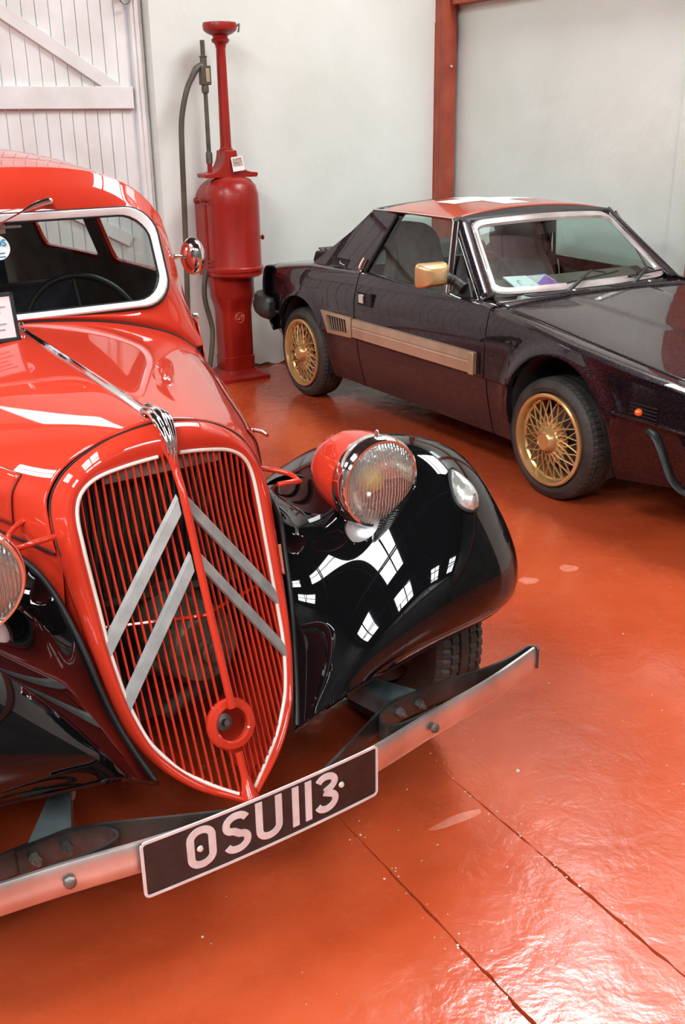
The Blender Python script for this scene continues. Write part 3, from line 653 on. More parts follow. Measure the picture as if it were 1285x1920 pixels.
def L_S():
    P = arc(0, H_ - .0165, .0185, .0165, 20, 180, 12) + [(-.0185, H_ - .020)] + arc(-.003, H_ - .020, .0155, .013, 190, 262, 6) + arc(.003, -H_ + .020, .0155, .013, 82, 10, 6) + arc(0, -H_ + .0165, .0185, .0165, 0, -160, 12)
    return [(P, False)]
def L_U(): return [([(-.0185, hh)] + [(-.0185, .01)] + arc(0, -H_ + .018, .0185, .018, 180, 360) + [(.0185, .01), (.0185, hh)], False)]
def L_I(): return [([(0, hh), (0, 0), (0, -hh)], False)]
def L_3(): return [(arc(0, H_ - .0155, .0175, .0155, 155, -70, 16) + [(-.004, .0035)], False), ([(-.004, .0025)] + arc(0, -H_ + .0175, .0185, .0175, 68, -160, 18), False)]
for nm, fn, y0 in (('letter_o', L_O, -.146), ('letter_s', L_S, -.073), ('letter_u', L_U, -.003), ('digit_one', L_I, .057), ('digit_one', L_I, .087), ('digit_three', L_3, .130)):
    m = MB()
    for P, cl in fn():
        P = A(*P); P = P if len(P) < 4 else P; P = pl(np.r_[P, P[:1]] if cl else P, 60)[:-1 if cl else None]; P = P * A(1.18 if len(fn()) else 1, 1) if abs(P[:, 0]).max() > .001 else P; P = P + A(y0, .004); ribbon(m, P, st, .0022, .0022, closed=cl)
    m.out(nm, PLATEW, plate)
for y, z in ((-.150, .003), (.166, .008)): m = MB(); m.lathe([(0, .005), (.005, .004), (.0065, 0)], plate_pt(y, z, .002), (1, 0, 0), 14); m.out('plate_rivet', IVORY, plate)
m = MB(); m.box((.042, -.03, .30), (.008, .30, .03)); m.out('plate_bracket', DARKSTEEL, plate)
# --- wheels
def tyre_prof(R, w, rim, gd=.006):
    return [(rim, -w * .38), (rim + .012, -w * .46), (rim + (R - rim) * .45, -w * .5), (R - .022, -w * .47), (R - .006, -w * .40), (R, -w * .30), (R - .0, -w * .285), (R - gd, -w * .28), (R - gd, -w * .255), (R, -w * .25), (R + .001, -w * .12), (R - gd, -w * .11), (R - gd, -w * .085), (R + .001, -w * .08),
            (R + .001, w * .08), (R - gd, w * .085), (R - gd, w * .11), (R + .001, w * .12), (R, w * .25), (R - gd, w * .255), (R - gd, w * .28), (R - .0, w * .285), (R, w * .30), (R - .006, w * .40), (R - .022, w * .47), (R - (R - rim) * .55, w * .5), (rim + .012, w * .46), (rim, w * .38)]
def tyre(name, c, R, w, rim, par, seg=240, per=5, depth=.006, rows=((4, 6), (9, 11), (17, 19), (21, 24))):
    ok = {r for a, b in rows for r in range(a, b)}
    def mod(i, k): return -depth if (i in ok and ((k + (i // 4)) % per) == 0) else 0
    return lathe(name, tyre_prof(R, w, rim, .008), RUBBER, par, c, (0, 1, 0), seg, mod=mod, auto=25)
RIMC = noisy(mat('cream_wheel_paint', (.5, .45, .35), .4), (.45, .4, .3), (.55, .5, .4), 8)
for x in (-.52, -3.42):
    for s in (1, -1):
        w = MB(); c = A(x, .668 * s, .335)
        t = tyre('road_wheel', c, .335, .155, .205, CAR, seg=300 if x > -1 else 120, per=4)
        lathe('wheel_disc', [(0, .03), (.05, .03), (.06, .015), (.12, .02), (.17, .035), (.19, .05), (.205, .06), (.207, .055), (.2, -.05)], RIMC, t, c, (0, s, 0), 40)
        lathe('hub_cap', [(0, .055), (.03, .052), (.055, .04), (.062, .03)], CHROME, t, c, (0, s, 0), 28)
# --- chassis and underside: dark boxes added to block light between the wings
m = MB(); m.box((-.75, 0, .42), (.50, .50, .34)); m.box((-2.1, 0, .30), (3.0, 1.08, .10)); m.box((-.80, 0, .64), (.62, .42, .3)); m.box((-1.02, 0, .5), (.10, .92, .34))
m.tube([(-.53, -.60, .32), (-.53, .60, .32)], .035, 10); m.tube([(-3.42, -.60, .32), (-3.42, .60, .32)], .035, 10)
m.out('chassis_light_block', DARK, CAR, smooth=False)
for s in (1, -1):
    th = np.linspace(.62, pi * .95, 26); G = np.array([[(-.53 + (.395) * cos(a), y * s, max(.335 + .395 * sin(a), .15)) for y in (.46, .56, .66)] for a in th]); gmesh('wheel_arch', G, DARK, CAR, smooth=True)
    m = MB(); m.box((-2.35, .73 * s, .285), (1.15, .13, .03)); m.out('running_board', BLACK, CAR, bevel=.01)
# --- cabin shell: half sections from roof centre to sill
def sec(x, zt, pts): return [(x, 0, zt)] + [(x + (p[2] if len(p) > 2 else 0), p[0], p[1]) for p in pts]
CS = [
 sec(-1.47, 1.452, [(.21,1.448),(.375,1.422),(.482,1.366),(.540,1.292),(.570,1.20),(.594,1.10),(.616,1.00),(.628,.90),(.632,.75),(.628,.60),(.612,.45),(.60,.32)]),
 sec(-1.70, 1.482, [(.22,1.474),(.395,1.442),(.506,1.380),(.564,1.302),(.600,1.20),(.632,1.10),(.656,1.00),(.668,.90),(.670,.75),(.664,.60),(.655,.45),(.64,.32)]),
 sec(-2.05, 1.505, [(.23,1.496),(.41,1.462),(.52,1.398),(.575,1.315),(.612,1.21),(.650,1.10),(.676,1.00),(.690,.90),(.694,.75),(.692,.60),(.68,.45),(.66,.32)]),
 sec(-2.50, 1.505, [(.23,1.496),(.41,1.462),(.52,1.398),(.575,1.315),(.612,1.21),(.650,1.10),(.678,1.00),(.692,.90),(.696,.75),(.694,.60),(.68,.45),(.66,.32)]),
 sec(-2.95, 1.470, [(.22,1.462),(.39,1.430),(.50,1.366),(.556,1.285),(.592,1.18),(.628,1.08),(.655,.98),(.670,.88),(.676,.75),(.674,.60),(.66,.45),(.64,.32)]),
 sec(-3.35, 1.370, [(.20,1.362),(.36,1.335),(.45,1.28),(.50,1.21),(.54,1.12),(.575,1.03),(.60,.94),(.615,.85),(.62,.74),(.62,.60),(.61,.45),(.60,.32)]),
 sec(-3.70, 1.170, [(.17,1.160),(.30,1.135),(.39,1.09),(.43,1.03),(.465,.96),(.50,.89),(.52,.82),(.535,.75),(.54,.66),(.54,.55),(.53,.43),(.52,.32)]),
 sec(-3.98, .84, [(.14,.835),(.25,.82),(.32,.79),(.36,.76),(.39,.72),(.41,.68),(.43,.63),(.44,.58),(.445,.52),(.44,.45),(.43,.38),(.42,.32)])]
CG = sgrid(A(*[[list(p) for p in r] for r in CS]), 150, 90)
def inwin(c):
    x, y, z = c; y = abs(y)
    if 1.10 < z < 1.325 and y > .3:
        f = lambda x0, x1: x1 + .0 < x < x0 and ((x - x1) > .02 or z < 1.30)
        if f(-1.62, -2.12) or f(-2.24, -2.80): return True
    if -3.55 < x < -3.22 and y < .30 and z > 1.05: return True
    return False
CF = np.concatenate([mir(CG[:, ::-1])[:, :-1], CG], 1)
cabin = gmesh('cabin_body', CF, RED, CAR, keep=lambda c: not inwin(c), ctr=(-2.4, 0, .8), solid=.012, off=-1)
LINING = noisy(mat('grey_headlining', (.12, .12, .11), .85), (.24, .24, .22), (.34, .33, .30), 6); cabin.data.materials.append(LINING); cabin.modifiers['solid'].material_offset = 1
# windscreen surround: loops from the screen opening out to the first cabin section / bonnet rear edge
def ws(sx, sz):   # screen plane coords: sx lateral, sz up the screen from its foot
    return A(-1.292 - .36 * sz - .03 * sx * sx, sx, 1.065 + .93 * sz)
WSO = rrect(.955, .290, .085, 8)
WSO = [(x, y + .1425) for x, y in WSO]
n = 96
def loopfix(P, n):
    P = np.asarray(P); P = np.r_[P, P[:1]]; return pl(P, n + 1)[:-1]
inner = np.array([ws(*p) for p in loopfix(A(*WSO), n)])
ang = np.arctan2(inner[:, 2] - 1.205, inner[:, 1] * .32)
# outer loop: top/side from cabin section, bottom from bonnet edge
sidep = CG[0]; topz = 0
outp = np.concatenate([[(p[0], p[1], p[2]) for p in CG[0][:60]], ])
hb = full[-1][:, :]      # bonnet rear edge (right to left)
half_out = np.concatenate([CG[0][CG[0][:, 2] > 1.02], [(-1.42, .606, .985), (-1.35, .588, .955), (-1.285, .566, .93)], HG[-1][:28][::-1] + A(-.008, 0, 0)])
halfin_n = n
ho = cspline(pl(half_out, 40), 49)
hi_idx = np.argmin(np.abs(inner[:, 1]) + (inner[:, 2] < 1.2) * 9)
inn = np.roll(inner, -hi_idx, 0)
if inn[5, 1] < 0: inn = np.roll(inn[::-1], 1, 0)
hin = pl(np.concatenate([inn[:49]]), 49); hin[0, 1] = 0; hin[-1, 1] = 0
# align by fraction so corners meet corners
rows = []
for k, w in enumerate((0, .12, .3, .5, .7, .88, 1)):
    P = hin * (1 - w) + ho * w; b = sin(pi * w) * .016
    P = P + A(.75, 0, .5) * b + (P - A(-1.4, 0, 1.2)) * 0
    rows.append(P)
SG = sgrid(np.stack(rows), 22, 49)
gmesh('scuttle', np.concatenate([SG, mir(SG)[:, ::-1][:, 1:]], 1), RED, CAR, ctr=(-1.9, 0, 1.0), solid=.003, off=-1)
fl = loopfix(A(*WSO), 120); fr_ = np.array([ws(*p) + A(.004, 0, .002) for p in fl])
V = []; c0 = A(0, .1425)
for p in fl:
    d = p - c0; dn = A(d[0] / .465, d[1] / .1425); 
    for k_, o_ in ((1.0, .000), (1.0, .012), (.992, .016), (.972, .013), (.955, .006), (.955, -.006)):
        q = c0 + A(np.sign(d[0]) * max(abs(d[0]) - (1 - k_) * .465, 0), np.sign(d[1]) * max(abs(d[1]) - (1 - k_) * .465, 0)); V.append(ws(*q) + A(.93, 0, .36) * o_)
wsf = mesh('screen_frame', V, gfaces(120, 6, cu=True), WHITEFR, CAR, auto=30)
tube('screen_seal', [ws(*p) + A(.93, 0, .36) * .004 for p in fl * A(1.008, 1) + A(0, .0)], .006, BLKRUB, wsf, 6, closed=True)
tube('screen_seal', [ws(*(c0 + (p - c0) * A(.952, .86))) + A(.93, 0, .36) * .004 for p in fl], .004, BLKRUB, wsf, 6, closed=True)
g = [ws(*(c0 + (p - c0) * A(.957, .875))) for p in fl]
mesh('windscreen', g, [tuple(range(120))], GLASS, CAR, smooth=False)
mesh('roof_visor', [], [], RED, CAR) if 0 else None
# round sticker with blue lettering, seen at the picture's edge
t = np.linspace(0, 2 * pi, 32, endpoint=False); WB = mat('sticker_white', (.75, .8, .82), .5); BL = mat('sticker_blue', (.02, .25, .45), .5)
sc0 = A(-.0, .222 - .02); st_ = mesh('round_sticker', [ws(sc0[0] + .010 + .034 * cos(a), sc0[1] + .034 * sin(a)) + A(.003, 0, .001) for a in t], [tuple(range(32))], WB, wsf, smooth=False)
def txt(name, body, size, M, m_, par, ex=.0004, align='CENTER', bold=0.0):
    cu = bpy.data.curves.new(name, 'FONT'); cu.body = body; cu.size = size; cu.extrude = ex; cu.align_x = align; cu.align_y = 'CENTER'; cu.offset = bold; cu.materials.append(m_)
    tmp = bpy.data.objects.new('tmp', cu); me = bpy.data.meshes.new_from_object(tmp); me.name = name; bpy.data.objects.remove(tmp); bpy.data.curves.remove(cu)
    me.transform(M); o = bpy.data.objects.new(name, me); COL.objects.link(o); o.parent = par; return o
def M_(o, x, y):
    x = Vector(x).normalized(); y = Vector(y); y = (y - x * y.dot(x)).normalized(); z = x.cross(y)
    return Matrix(((x.x, y.x, z.x, o[0]), (x.y, y.y, z.y, o[1]), (x.z, y.z, z.z, o[2]), (0, 0, 0, 1)))
txt('sticker_text', 'BOS', .026, M_(ws(.012, .212) + A(.004, 0, .0015), (0, 1, 0), (-.36, 0, .93)), BL, st_, bold=.0008)
for k in (-.014, -.024): box('sticker_line', ws(.010, .20 + k) + A(.004, 0, .001), (.0006, .034, .003), BL, st_)
# wipers, pivoted above the screen
for s in (1, -1):
    pv = A(-1.385, .165 * s, 1.362)
    m = MB(); e = pv + A(.03, -.16, -.055)
    m.tube(cspline([pv + A(.005, .012, .002), pv + A(.012, 0, .003), pv + A(.018, -.04, -.006), pv + A(.03, -.078, -.020)], 12), np.interp(np.linspace(0, 1, 12), [0, .2, .6, 1], [.0075, .009, .008, .003]), 10)
    m.tube([pv + A(.03, -.078, -.020), e], .0022, 6)
    wp = m.out('wiper_arm', CHROME, CAR)
    m = MB(); m.box(e + A(-.002, 0, -.002), (.006, .15, .006)); m.out('wiper_blade', STEEL, wp)
    lathe('wiper_pivot', [(0, .012), (.007, .010), (.010, .0), (.010, -.02)], CHROME, wp, pv + A(0, .008, 0), (1, 0, .2), 14)
# door mirror, knobs and hinges
for s in (1, -1):
    bpt = A(-1.52, .568 * s, 1.165)
    m = MB(); m.box(bpt + A(.0, .012 * s, 0), (.018, .012, .045)); m.tube(cspline([bpt + A(0, .015 * s, 0), bpt + A(.0, .05 * s, .004), bpt + A(.005, .085 * s, -.006), bpt + A(.006, .105 * s, -.018)], 12), [.010, .009, .008, .007, .006, .006, .006, .006, .006, .007, .009, .011], 10)
    mr_ = m.out('mirror_arm', CHROME, CAR)
    c = bpt + A(.0, .10 * s, .0)
    V, F = latheVF([(0, .032), (.02, .030), (.036, .022), (.045, .010), (.048, .0), (.0505, -.004), (.0505, -.009), (.047, -.010)], (0, 0, 0), (1, -.25 * s, -.05), 36)
    V = [c + v * A(1, .75, 1.15) for v in V]; mesh('mirror_shell', V, F, CHROME, mr_, auto=40)
    V, F = latheVF([(0, -.009), (.047, -.009)], (0, 0, 0), (1, -.25 * s, -.05), 36); mesh('mirror_glass', [c + v * A(1, .75, 1.15) for v in V], F, mat('mirror_silver', (.9, .9, .9), .02, 1.0) if s > 0 else bpy.data.materials['mirror_silver'], mr_)
    for z, x in ((.955, -1.62),):
        k_ = A(x, .655 * s, z)
        m = MB(); m.lathe([(.010, 0), (.010, .012), (.007, .016), (.007, .035), (.012, .040), (.013, .058), (.010, .064), (0, .066)], k_, (0, s, .05), 16); m.out('door_knob', CHROME, CAR)
    for z, yh in ((1.27, .572), (.75, .648)): tube('door_hinge', cspline([(-1.56, yh * s, z + .035), (-1.56, yh * s + .003 * s, z), (-1.56, yh * s + .004 * s, z - .035)], 12), np.sin(np.linspace(.15, pi - .15, 12)) * .013, RED, CAR, 12)
    # drip rail and door seams
    tube('drip_rail', cspline([(-1.49, .476 * s, 1.362), (-1.60, .505 * s, 1.375), (-1.72, .532 * s, 1.372), (-2.05, .556 * s, 1.376), (-2.5, .556 * s, 1.376), (-2.9, .54 * s, 1.345), (-3.1, .53 * s, 1.29)], 30), .005, RED, CAR, 6)
    for x in (-1.575, -2.18, -2.86):
        i = int(np.abs(CG[:, 40, 0] - x).argmin()); P = CG[i][(CG[i][:, 2] < 1.32)] * A(1, s, 1); tube('door_seam', P, .003, BLKRUB, CAR, 4)
for s in (1, -1):   # scuttle side between bonnet and front door
    zz = np.linspace(.99, .33, 16); c_ = CG[0]; G = []
    for z in zz:
        y1 = np.interp(z, c_[::-1, 2], c_[::-1, 1]); x0 = -1.268 - max(0, z - .90) * .9; y0 = .566 + max(0, z - .90) * .25
        G.append([[x0, y0 - .004, z], [(x0 - 1.47) / 2, (y0 + y1) / 2 + .004, z], [-1.475, y1 + .001, z]])
    G = sgrid(A(*G), 24, 8); G = G if s > 0 else mir(G); gmesh('scuttle_side', G, RED, CAR, ctr=(-1.4, 0, .6), solid=.003, off=-1)
# side and rear glass with slim frames
for s in (1, -1):
    for x0, x1 in ((-1.62, -2.12), (-2.24, -2.80)):
        P = []
        for x in np.linspace(x0, x1, 8):
            i = int(np.abs(CG[:, 0, 0] - x).argmin()); c = CG[i]; P.append([c[np.abs(c[:, 2] - z).argmin()] * A(1, s, 1) + A(0, -.006 * s, 0) for z in (1.335, 1.21, 1.09)])
        gmesh('side_window', A(*P), GLASS, CAR)
        def cp(x, z): c = CG[int(np.abs(CG[:, 0, 0] - x).argmin())]; return A(x, np.interp(z, c[::-1, 2], c[::-1, 1]) * s, z)
        q = rrect(x0 - x1 + .01, .235, .045, 5); q = loopfix(A(*[((x0 + x1) / 2 + a, 1.213 + b) for a, b in q]), 60)
        tube('window_frame', [cp(*p) for p in q], .012, RED, CAR, 6, closed=True, sx=1.0, sy=1.3)
i0, i1 = [int(np.abs(CG[:, 0, 0] - x).argmin()) for x in (-3.2, -3.57)]
gmesh('rear_window', CF[i0:i1:2, 60:119:2] - A(0, 0, .008), GLASS, CAR)
# interior
SEATM = noisy(mat('blue_grey_cloth', (.05, .06, .08), .8), (.06, .075, .11), (.11, .12, .15), 20)
for x, y in ((-1.98, .30), (-1.98, -.30)):
    m = MB(); m.box((x, y, .50), (.48, .48, .16)); m.box((x - .24, y, .78), (.12, .48, .52), Matrix.Rotation(-.18, 3, 'Y')); m.out('front_seat', SEATM, CAR, bevel=.05)
m = MB(); m.box((-2.85, 0, .50), (.50, 1.1, .18)); m.box((-3.10, 0, .80), (.14, 1.1, .52), Matrix.Rotation(-.2, 3, 'Y')); m.out('rear_seat', SEATM, CAR, bevel=.05)
box('floor_pan', (-2.3, 0, .36), (1.9, 1.2, .02), DARK, CAR); box('dashboard', (-1.42, 0, .985), (.10, 1.08, .12), mat('dash_grey', (.10, .10, .10), .5), CAR, bevel=.02)
sw = A(-1.62, .33, .945); R_s = Matrix.Rotation(-.42, 3, 'Y')
t = np.linspace(0, 2 * pi, 48, endpoint=False)
P = [sw + np.array(R_s @ Vector((0, .188 * cos(a), .188 * sin(a)))) for a in t]
o = tube('steering_wheel', P, .011, BLKRUB, CAR, 10, closed=True)
m = MB()
for a in (pi / 2, pi * 7 / 6, pi * 11 / 6): m.tube([sw, sw + np.array(R_s @ Vector((0, .185 * cos(a), .185 * sin(a))))], .006, 6)
m.tube([sw, sw + A(.35, 0, -.16)], .02, 8); m.out('wheel_spokes', BLKRUB, o)
m = MB(); m.box((-1.44, 0, 1.30), (.012, .12, .035)); m.tube([(-1.44, 0, 1.31), (-1.42, 0, 1.345)], .004, 6); m.out('interior_mirror', CHROMEW, CAR)
# rear wings and rear bumper
for s in (1, -1):
    RW = []
    for x, zc, r0 in ((-2.95, .30, .02), (-3.05, .46, .03), (-3.18, .60, .05), (-3.42, .68, .06), (-3.68, .62, .05), (-3.88, .48, .04), (-3.98, .34, .02)):
        RW.append([(x, .60, zc + .03), (x, .68, zc + .04), (x, .76, zc + .02), (x, .815, zc - .04), (x, .825, zc - .12)])
    G = sgrid(A(*[[list(p) for p in r] for r in RW]), 40, 20); G = G if s > 0 else mir(G); gmesh('rear_wing', G, BLACK, CAR, flip=s < 0, solid=.004)
P = cspline([(-4.05, -.72, .36), (-4.15, -.4, .36), (-4.18, 0, .36), (-4.15, .4, .36), (-4.05, .72, .36)], 40); blade(P, .066, .006, 'rear_bumper', CHROMEW)
# information card in a black frame standing on the bonnet by the scuttle: a thing of its own
fc = A(-1.12, -.112, 0); zb = float(np.interp(.112, HG[48, :20, 1], HG[48, :20, 2])) - .002
wp_ = CAR.matrix_world
SC.view_layers[0].update() if False else None
Mc = Matrix.Translation((-0.1509, 1.6549, 0)) @ Matrix.Rotation(-0.9688, 4, 'Z')
card = empty('information_card', tuple(Mc @ Vector((fc[0], fc[1], zb))), -0.9688, 'white information card in a thin black frame standing on the red bonnet', 'sign')
tl = Matrix.Rotation(-.20, 3, 'Y')
CW, CH = .16, .122
m = MB(); 
for c_, d_ in (((0, 0, .005), (.012, CW, .010)), ((0, 0, CH - .005), (.012, CW, .010)), ((0, -CW / 2 + .005, CH / 2), (.012, .010, CH)), ((0, CW / 2 - .005, CH / 2), (.012, .010, CH))): m.box(np.array(tl @ Vector(c_)), d_, tl)
m.box(np.array(tl @ Vector((-.03, 0, .045))) + A(-.0, 0, -.006), (.006, .04, .10), Matrix.Rotation(.35, 3, 'Y')); m.out('frame', BLKRUB, card, bevel=.0015)
box('card_sheet', np.array(tl @ Vector((.002, 0, CH / 2))), (.003, CW - .012, CH - .012), mat('white_card', (.85, .85, .85), .4), card, R=tl)
GT = mat('grey_print', (.35, .34, .35), .6)
for k in range(5): box('printed_line', np.array(tl @ Vector((.0045, -.004 * (k % 2), CH - .035 - k * .014))), (.0006, CW - .05 - .02 * (k % 3), .003), GT, card, R=tl)

# ================================================================== BLACK WEDGE COUPE
CO = empty('sports_coupe', (1.492, 4.5321, 0), -1.0356, 'black wedge-shaped sports coupe with an orange-red roof and gold lattice wheels', 'car')
ROOFRED = noisy(mat('orange_red_roof', (.42, .05, .018), .3, coat=.8, coatr=.05), (.40, .045, .015), (.45, .06, .02), 3)
ARF, ARR = (.065, .330, .318), (-2.135, .330, .292)    # wheel openings: x, z, radius
def Wd(x): return .735 - .5 * max(0, x - .30)**2 * .55 - .9 * max(0, -2.25 - x)**2 * .5
def zseam(x): return float(np.interp(x, [-.56, -.396, -.15, .10, .35, .63, .86], [.790, .772, .742, .707, .676, .640, .590]))
def belt(x): return float(np.interp(x, [-2.62, -2.1, -1.6, -1.535, -.42, -.396, -.15, .10, .35, .63, .86], [.725, .785, .800, .812, .782, .762, .730, .695, .663, .627, .575]))
def flare(x, z):
    f = 0
    for cx, cz, R in (ARF, ARR):
        d = math.hypot(x - cx, max(z - cz, 0) if z > cz - .0 else 0) - R
        if z < cz: d = abs(x - cx) - R; 
        if d > -.03: f = max(f, .020 * math.exp(-(max(d, 0) / .045)**2) * (1 if z > .2 else .5))
    return f
def sideY(x, z):
    w = Wd(x)
    if z < .452: y = w - .016 - .055 * ((.452 - z) / .25)**1.4
    elif z < .468: y = w - .016 + .016 * (z - .452) / .016
    else:
        t = max(0, (z - .60) / .21); y = w - .040 * t**2.2
    return -(y + flare(x, z))
def zlo(x):
    z = .185 if x < .3 else .185 + (x - .3) * .12
    if x > -2.0 and x < .0: z = .19
    for cx, cz, R in (ARF, ARR):
        if abs(x - cx) < R: z = cz + math.sqrt(max(R * R - (x - cx)**2, 0))
    if x < -2.135 - .29: z = .30 + (-2.42 - x) * .25
    return z
def stations(x0, x1, n):
    S = list(np.linspace(x0, x1, n))
    for cx, cz, R in (ARF, ARR):
        for e in (cx - R, cx + R):
            for d in (-.0006, .0006, ): 
                if min(x0, x1) < e + d < max(x0, x1): S.append(e + d)
        for a in np.linspace(0, pi, 36):
            e = cx + R * cos(a) * .9995
            if min(x0, x1) < e < max(x0, x1): S.append(e)
    return sorted(S)
def side_grid(x0, x1, n, tops):
    G = []
    for x in stations(x0, x1, n):
        a = zlo(x); b = belt(x); zz = [a, a + .006]; 
        fr = np.linspace(0, 1, 16)[1:]
        base_ = [.452, .468]
        k = [a + (b - a) * f for f in fr]
        if a < .44:
            k = list(np.linspace(a, .452, 6)[1:]) + [.468] + list(np.linspace(.468, b, 11)[1:])
            k = k[:16]
        zz = [a] + list(k)
        if len(zz) != 17: zz = list(np.interp(np.linspace(0, 1, 17), np.linspace(0, 1, len(zz)), zz))
        col = [(x, sideY(x, z), z) for z in zz]; col += tops(x); G.append(col)
    return A(*[[list(p) for p in c] for c in G])
def inner_lip(G):   # return the arch edge inward
    L0 = G[:, 0].copy(); L0[:, 1] += .03; return np.concatenate([L0[:, None], G], 1)
def m2(o_fn, name): pass
def panel(name, x0, x1, n, tops, s, parent=CO):
    G = inner_lip(side_grid(x0, x1, n, tops)); G = G if s > 0 else mir(G)   # s>0: near (right-hand) side
    return gmesh(name, G, FLAKE, parent, ctr=(x0 * .5 + x1 * .5, 0, .4), auto=38, solid=.0)
t_fender = lambda x: [(x, sideY(x, belt(x)) + .018, belt(x) + (zseam(x) - belt(x)) * .55 + .004), (x, (sideY(x, belt(x)) - .626) / 2 + .004, zseam(x) + .004), (x, -.640 if x < .6 else -.640 + (x - .6) * .25, zseam(x) + .001), (x, -.634 if x < .6 else -.634 + (x - .6) * .25, zseam(x) - .010)]
t_door = lambda x: [(x, sideY(x, belt(x)) + .012, belt(x) + .005), (x, sideY(x, belt(x)) + .026, belt(x) + .007), (x, -.655, belt(x) + .004), (x, -.650, belt(x) - .02)]
t_quart = lambda x: [(x, sideY(x, belt(x)) + .012, belt(x) + .010), (x, sideY(x, belt(x)) + .035, belt(x) + .020), (x, -.60, belt(x) + .026), (x, -.55, belt(x) + .026)]
for s in (1, -1):
    panel('front_wing', -.405, .86, 46, t_fender, s)
    d = panel('door', -1.528, -.412, 24, t_door, s)
    panel('rear_quarter', -2.62, -1.536, 34, t_quart, s)
    # pocket handle
    m = MB(); yy = -.737 * s
    m.box((-1.417, yy, .722), (.125, .012, .006)); m.box((-1.417, yy, .658), (.125, .012, .006)); m.box((-1.478, yy, .69), (.006, .012, .07)); m.box((-1.356, yy, .69), (.006, .012, .07)); m.box((-1.417, yy + .004 * s, .69), (.12, .004, .062)); hnd = m.out('door_handle', BLKRUB, d, smooth=False)
    box('handle_flap', (-1.448, yy - .004 * s, .69), (.05, .008, .05), CHROME, hnd, bevel=.004)
    # gold rubbing strip and intake frame
    xs = np.linspace(-1.526, -.465, 30); V = []
    for x in xs:
        for dy, z in ((0, .574), (.016, .571), (.019, .535), (.016, .531), (.016, .527), (.019, .523), (.015, .474), (0, .471)): V.append((x, (sideY(x, z) - dy) * s, z))
    F = gfaces(30, 8); F += [tuple(range(8)), tuple(29 * 8 + k for k in range(8))[::-1]]
    strip = mesh('side_strip', V, F, GOLDT, d, auto=30)
    box('strip_end', (-.475, -.757 * s, .5225), (.035, .012, .104), GOLDT, strip, bevel=.004)
    P4 = [(-1.868, .577), (-1.812, .455), (-1.543, .467), (-1.540, .577)]; I4 = [(-1.805, .560), (-1.772, .480), (-1.568, .490), (-1.590, .560)]
    m = MB(); V = []
    for P, dy in ((P4, 0), (P4, .016), (I4, .020), (I4, -.02)):
        for x, z in P: V.append((x, (sideY(x, z) - dy) * s, z))
    F = gfaces(4, 4, cv=True); m.add(V, F); fr2 = m.out('intake_frame', GOLDT, CO, auto=30)
    mesh('intake_back', [(x, (sideY(x, z) - .002) * s, z) for x, z in I4], [(0, 1, 2, 3)], DARK, fr2, smooth=False)
    for k in range(7):
        x = -1.76 + k * .026; ys_ = (sideY(x, .52) - .004) * s; mesh('intake_slat', *prismVF([(x + .012, ys_, .484 + k * .0015), (x + .020, ys_ - .012 * s, .484 + k * .0015), (x + .004, ys_ - .012 * s, .560), (x - .004, ys_, .560)], (.006, 0, 0)), GOLDT, fr2, smooth=False)
    # buttress behind the window
    y0, y1 = .655 * s, .545 * s
    m = MB(); 
    Pp = [(-1.560, -.668 * s, .812), (-1.415, -.548 * s, 1.108), (-1.625, -.542 * s, 1.122), (-1.78, -.590 * s, 1.00), (-1.99, -.640 * s, .868), (-2.10, -.662 * s, .800)]
    Pi = [(x, y + .06 * s, z) for x, y, z in Pp]
    m.V = Pp + Pi; k = len(Pp); m.F = [tuple(range(k)), tuple(range(k, 2 * k))[::-1]] + [(i, (i + 1) % k, k + (i + 1) % k, k + i) for i in range(k)]
    bt = m.out('buttress', FLAKE, CO, auto=30, bevel=.006)
    def bp(x, z, off=.004):
        y = np.interp(z, [.80, .868, 1.0, 1.122], [.664, .645, .592, .542]); return A(x, -(y + off) * s, z)
    for k in range(6):
        a, b = bp(-1.90 + k * .004, .862 - k * .0075), bp(-1.72 + k * .0, .860 - k * .0075); m = MB(); m.tube([a, b], .0028, 6); m.out('quarter_vent_slat', BLKRUB, bt)
    m = MB(); m.tube([bp(-1.80, .838, .006), bp(-1.775, .832, .006), bp(-1.74, .828, .006)], .003, 5); m.tube([bp(-1.80, .848, .006), bp(-1.79, .832, .006)], .002, 5); m.out('chrome_script', CHROME, bt)
    # door window, frame rails
    Q = [A(-.605, -.652 * s, .790), A(-1.515, -.668 * s, .815), A(-1.395, -.546 * s, 1.103), A(-.975, -.510 * s, 1.103)]
    mesh('door_window', [q_ + A(0, .006 * s, 0) for q_ in Q], [(0, 1, 2, 3)], GLASSG, d, smooth=False)
    tube('window_seal', [Q[1] + A(-.008, 0, .004), Q[2] + A(-.010, 0, .004)], .010, BLKRUB, d, 6)
    tube('belt_moulding', [Q[0] + A(.02, -.006 * s, -.004), Q[1] + A(-.02, -.006 * s, -.004)], .0055, BLKRUB, d, 6)
    tube('window_divider', [(-.775, -.668 * s, .795), (-.915, -.530 * s, 1.106)], .012, CHROME, d, 8, sx=1.3, sy=.6)
    tube('chrome_moulding', [(-.567, -.648 * s, .784), (-.968, -.508 * s, 1.112)], .0055, CHROME, d, 8)
    tube('chrome_moulding', [(-.57, -.650 * s, .786), (-.80, -.668 * s, .792)], .0045, CHROME, d, 8)
    tube('chrome_moulding', cspline([(-.955, -.498 * s, 1.116), (-1.2, -.518 * s, 1.122), (-1.42, -.535 * s, 1.126), (-1.63, -.545 * s, 1.126)], 12), .0045, CHROME, CO, 8)
    m = MB(); m.tube(cspline([(-1.560, -.676 * s, .806), (-1.562, -.674 * s, .84), (-1.548, -.655 * s, .885)], 8), .009, 8); m.out('corner_moulding', CHROME, d)
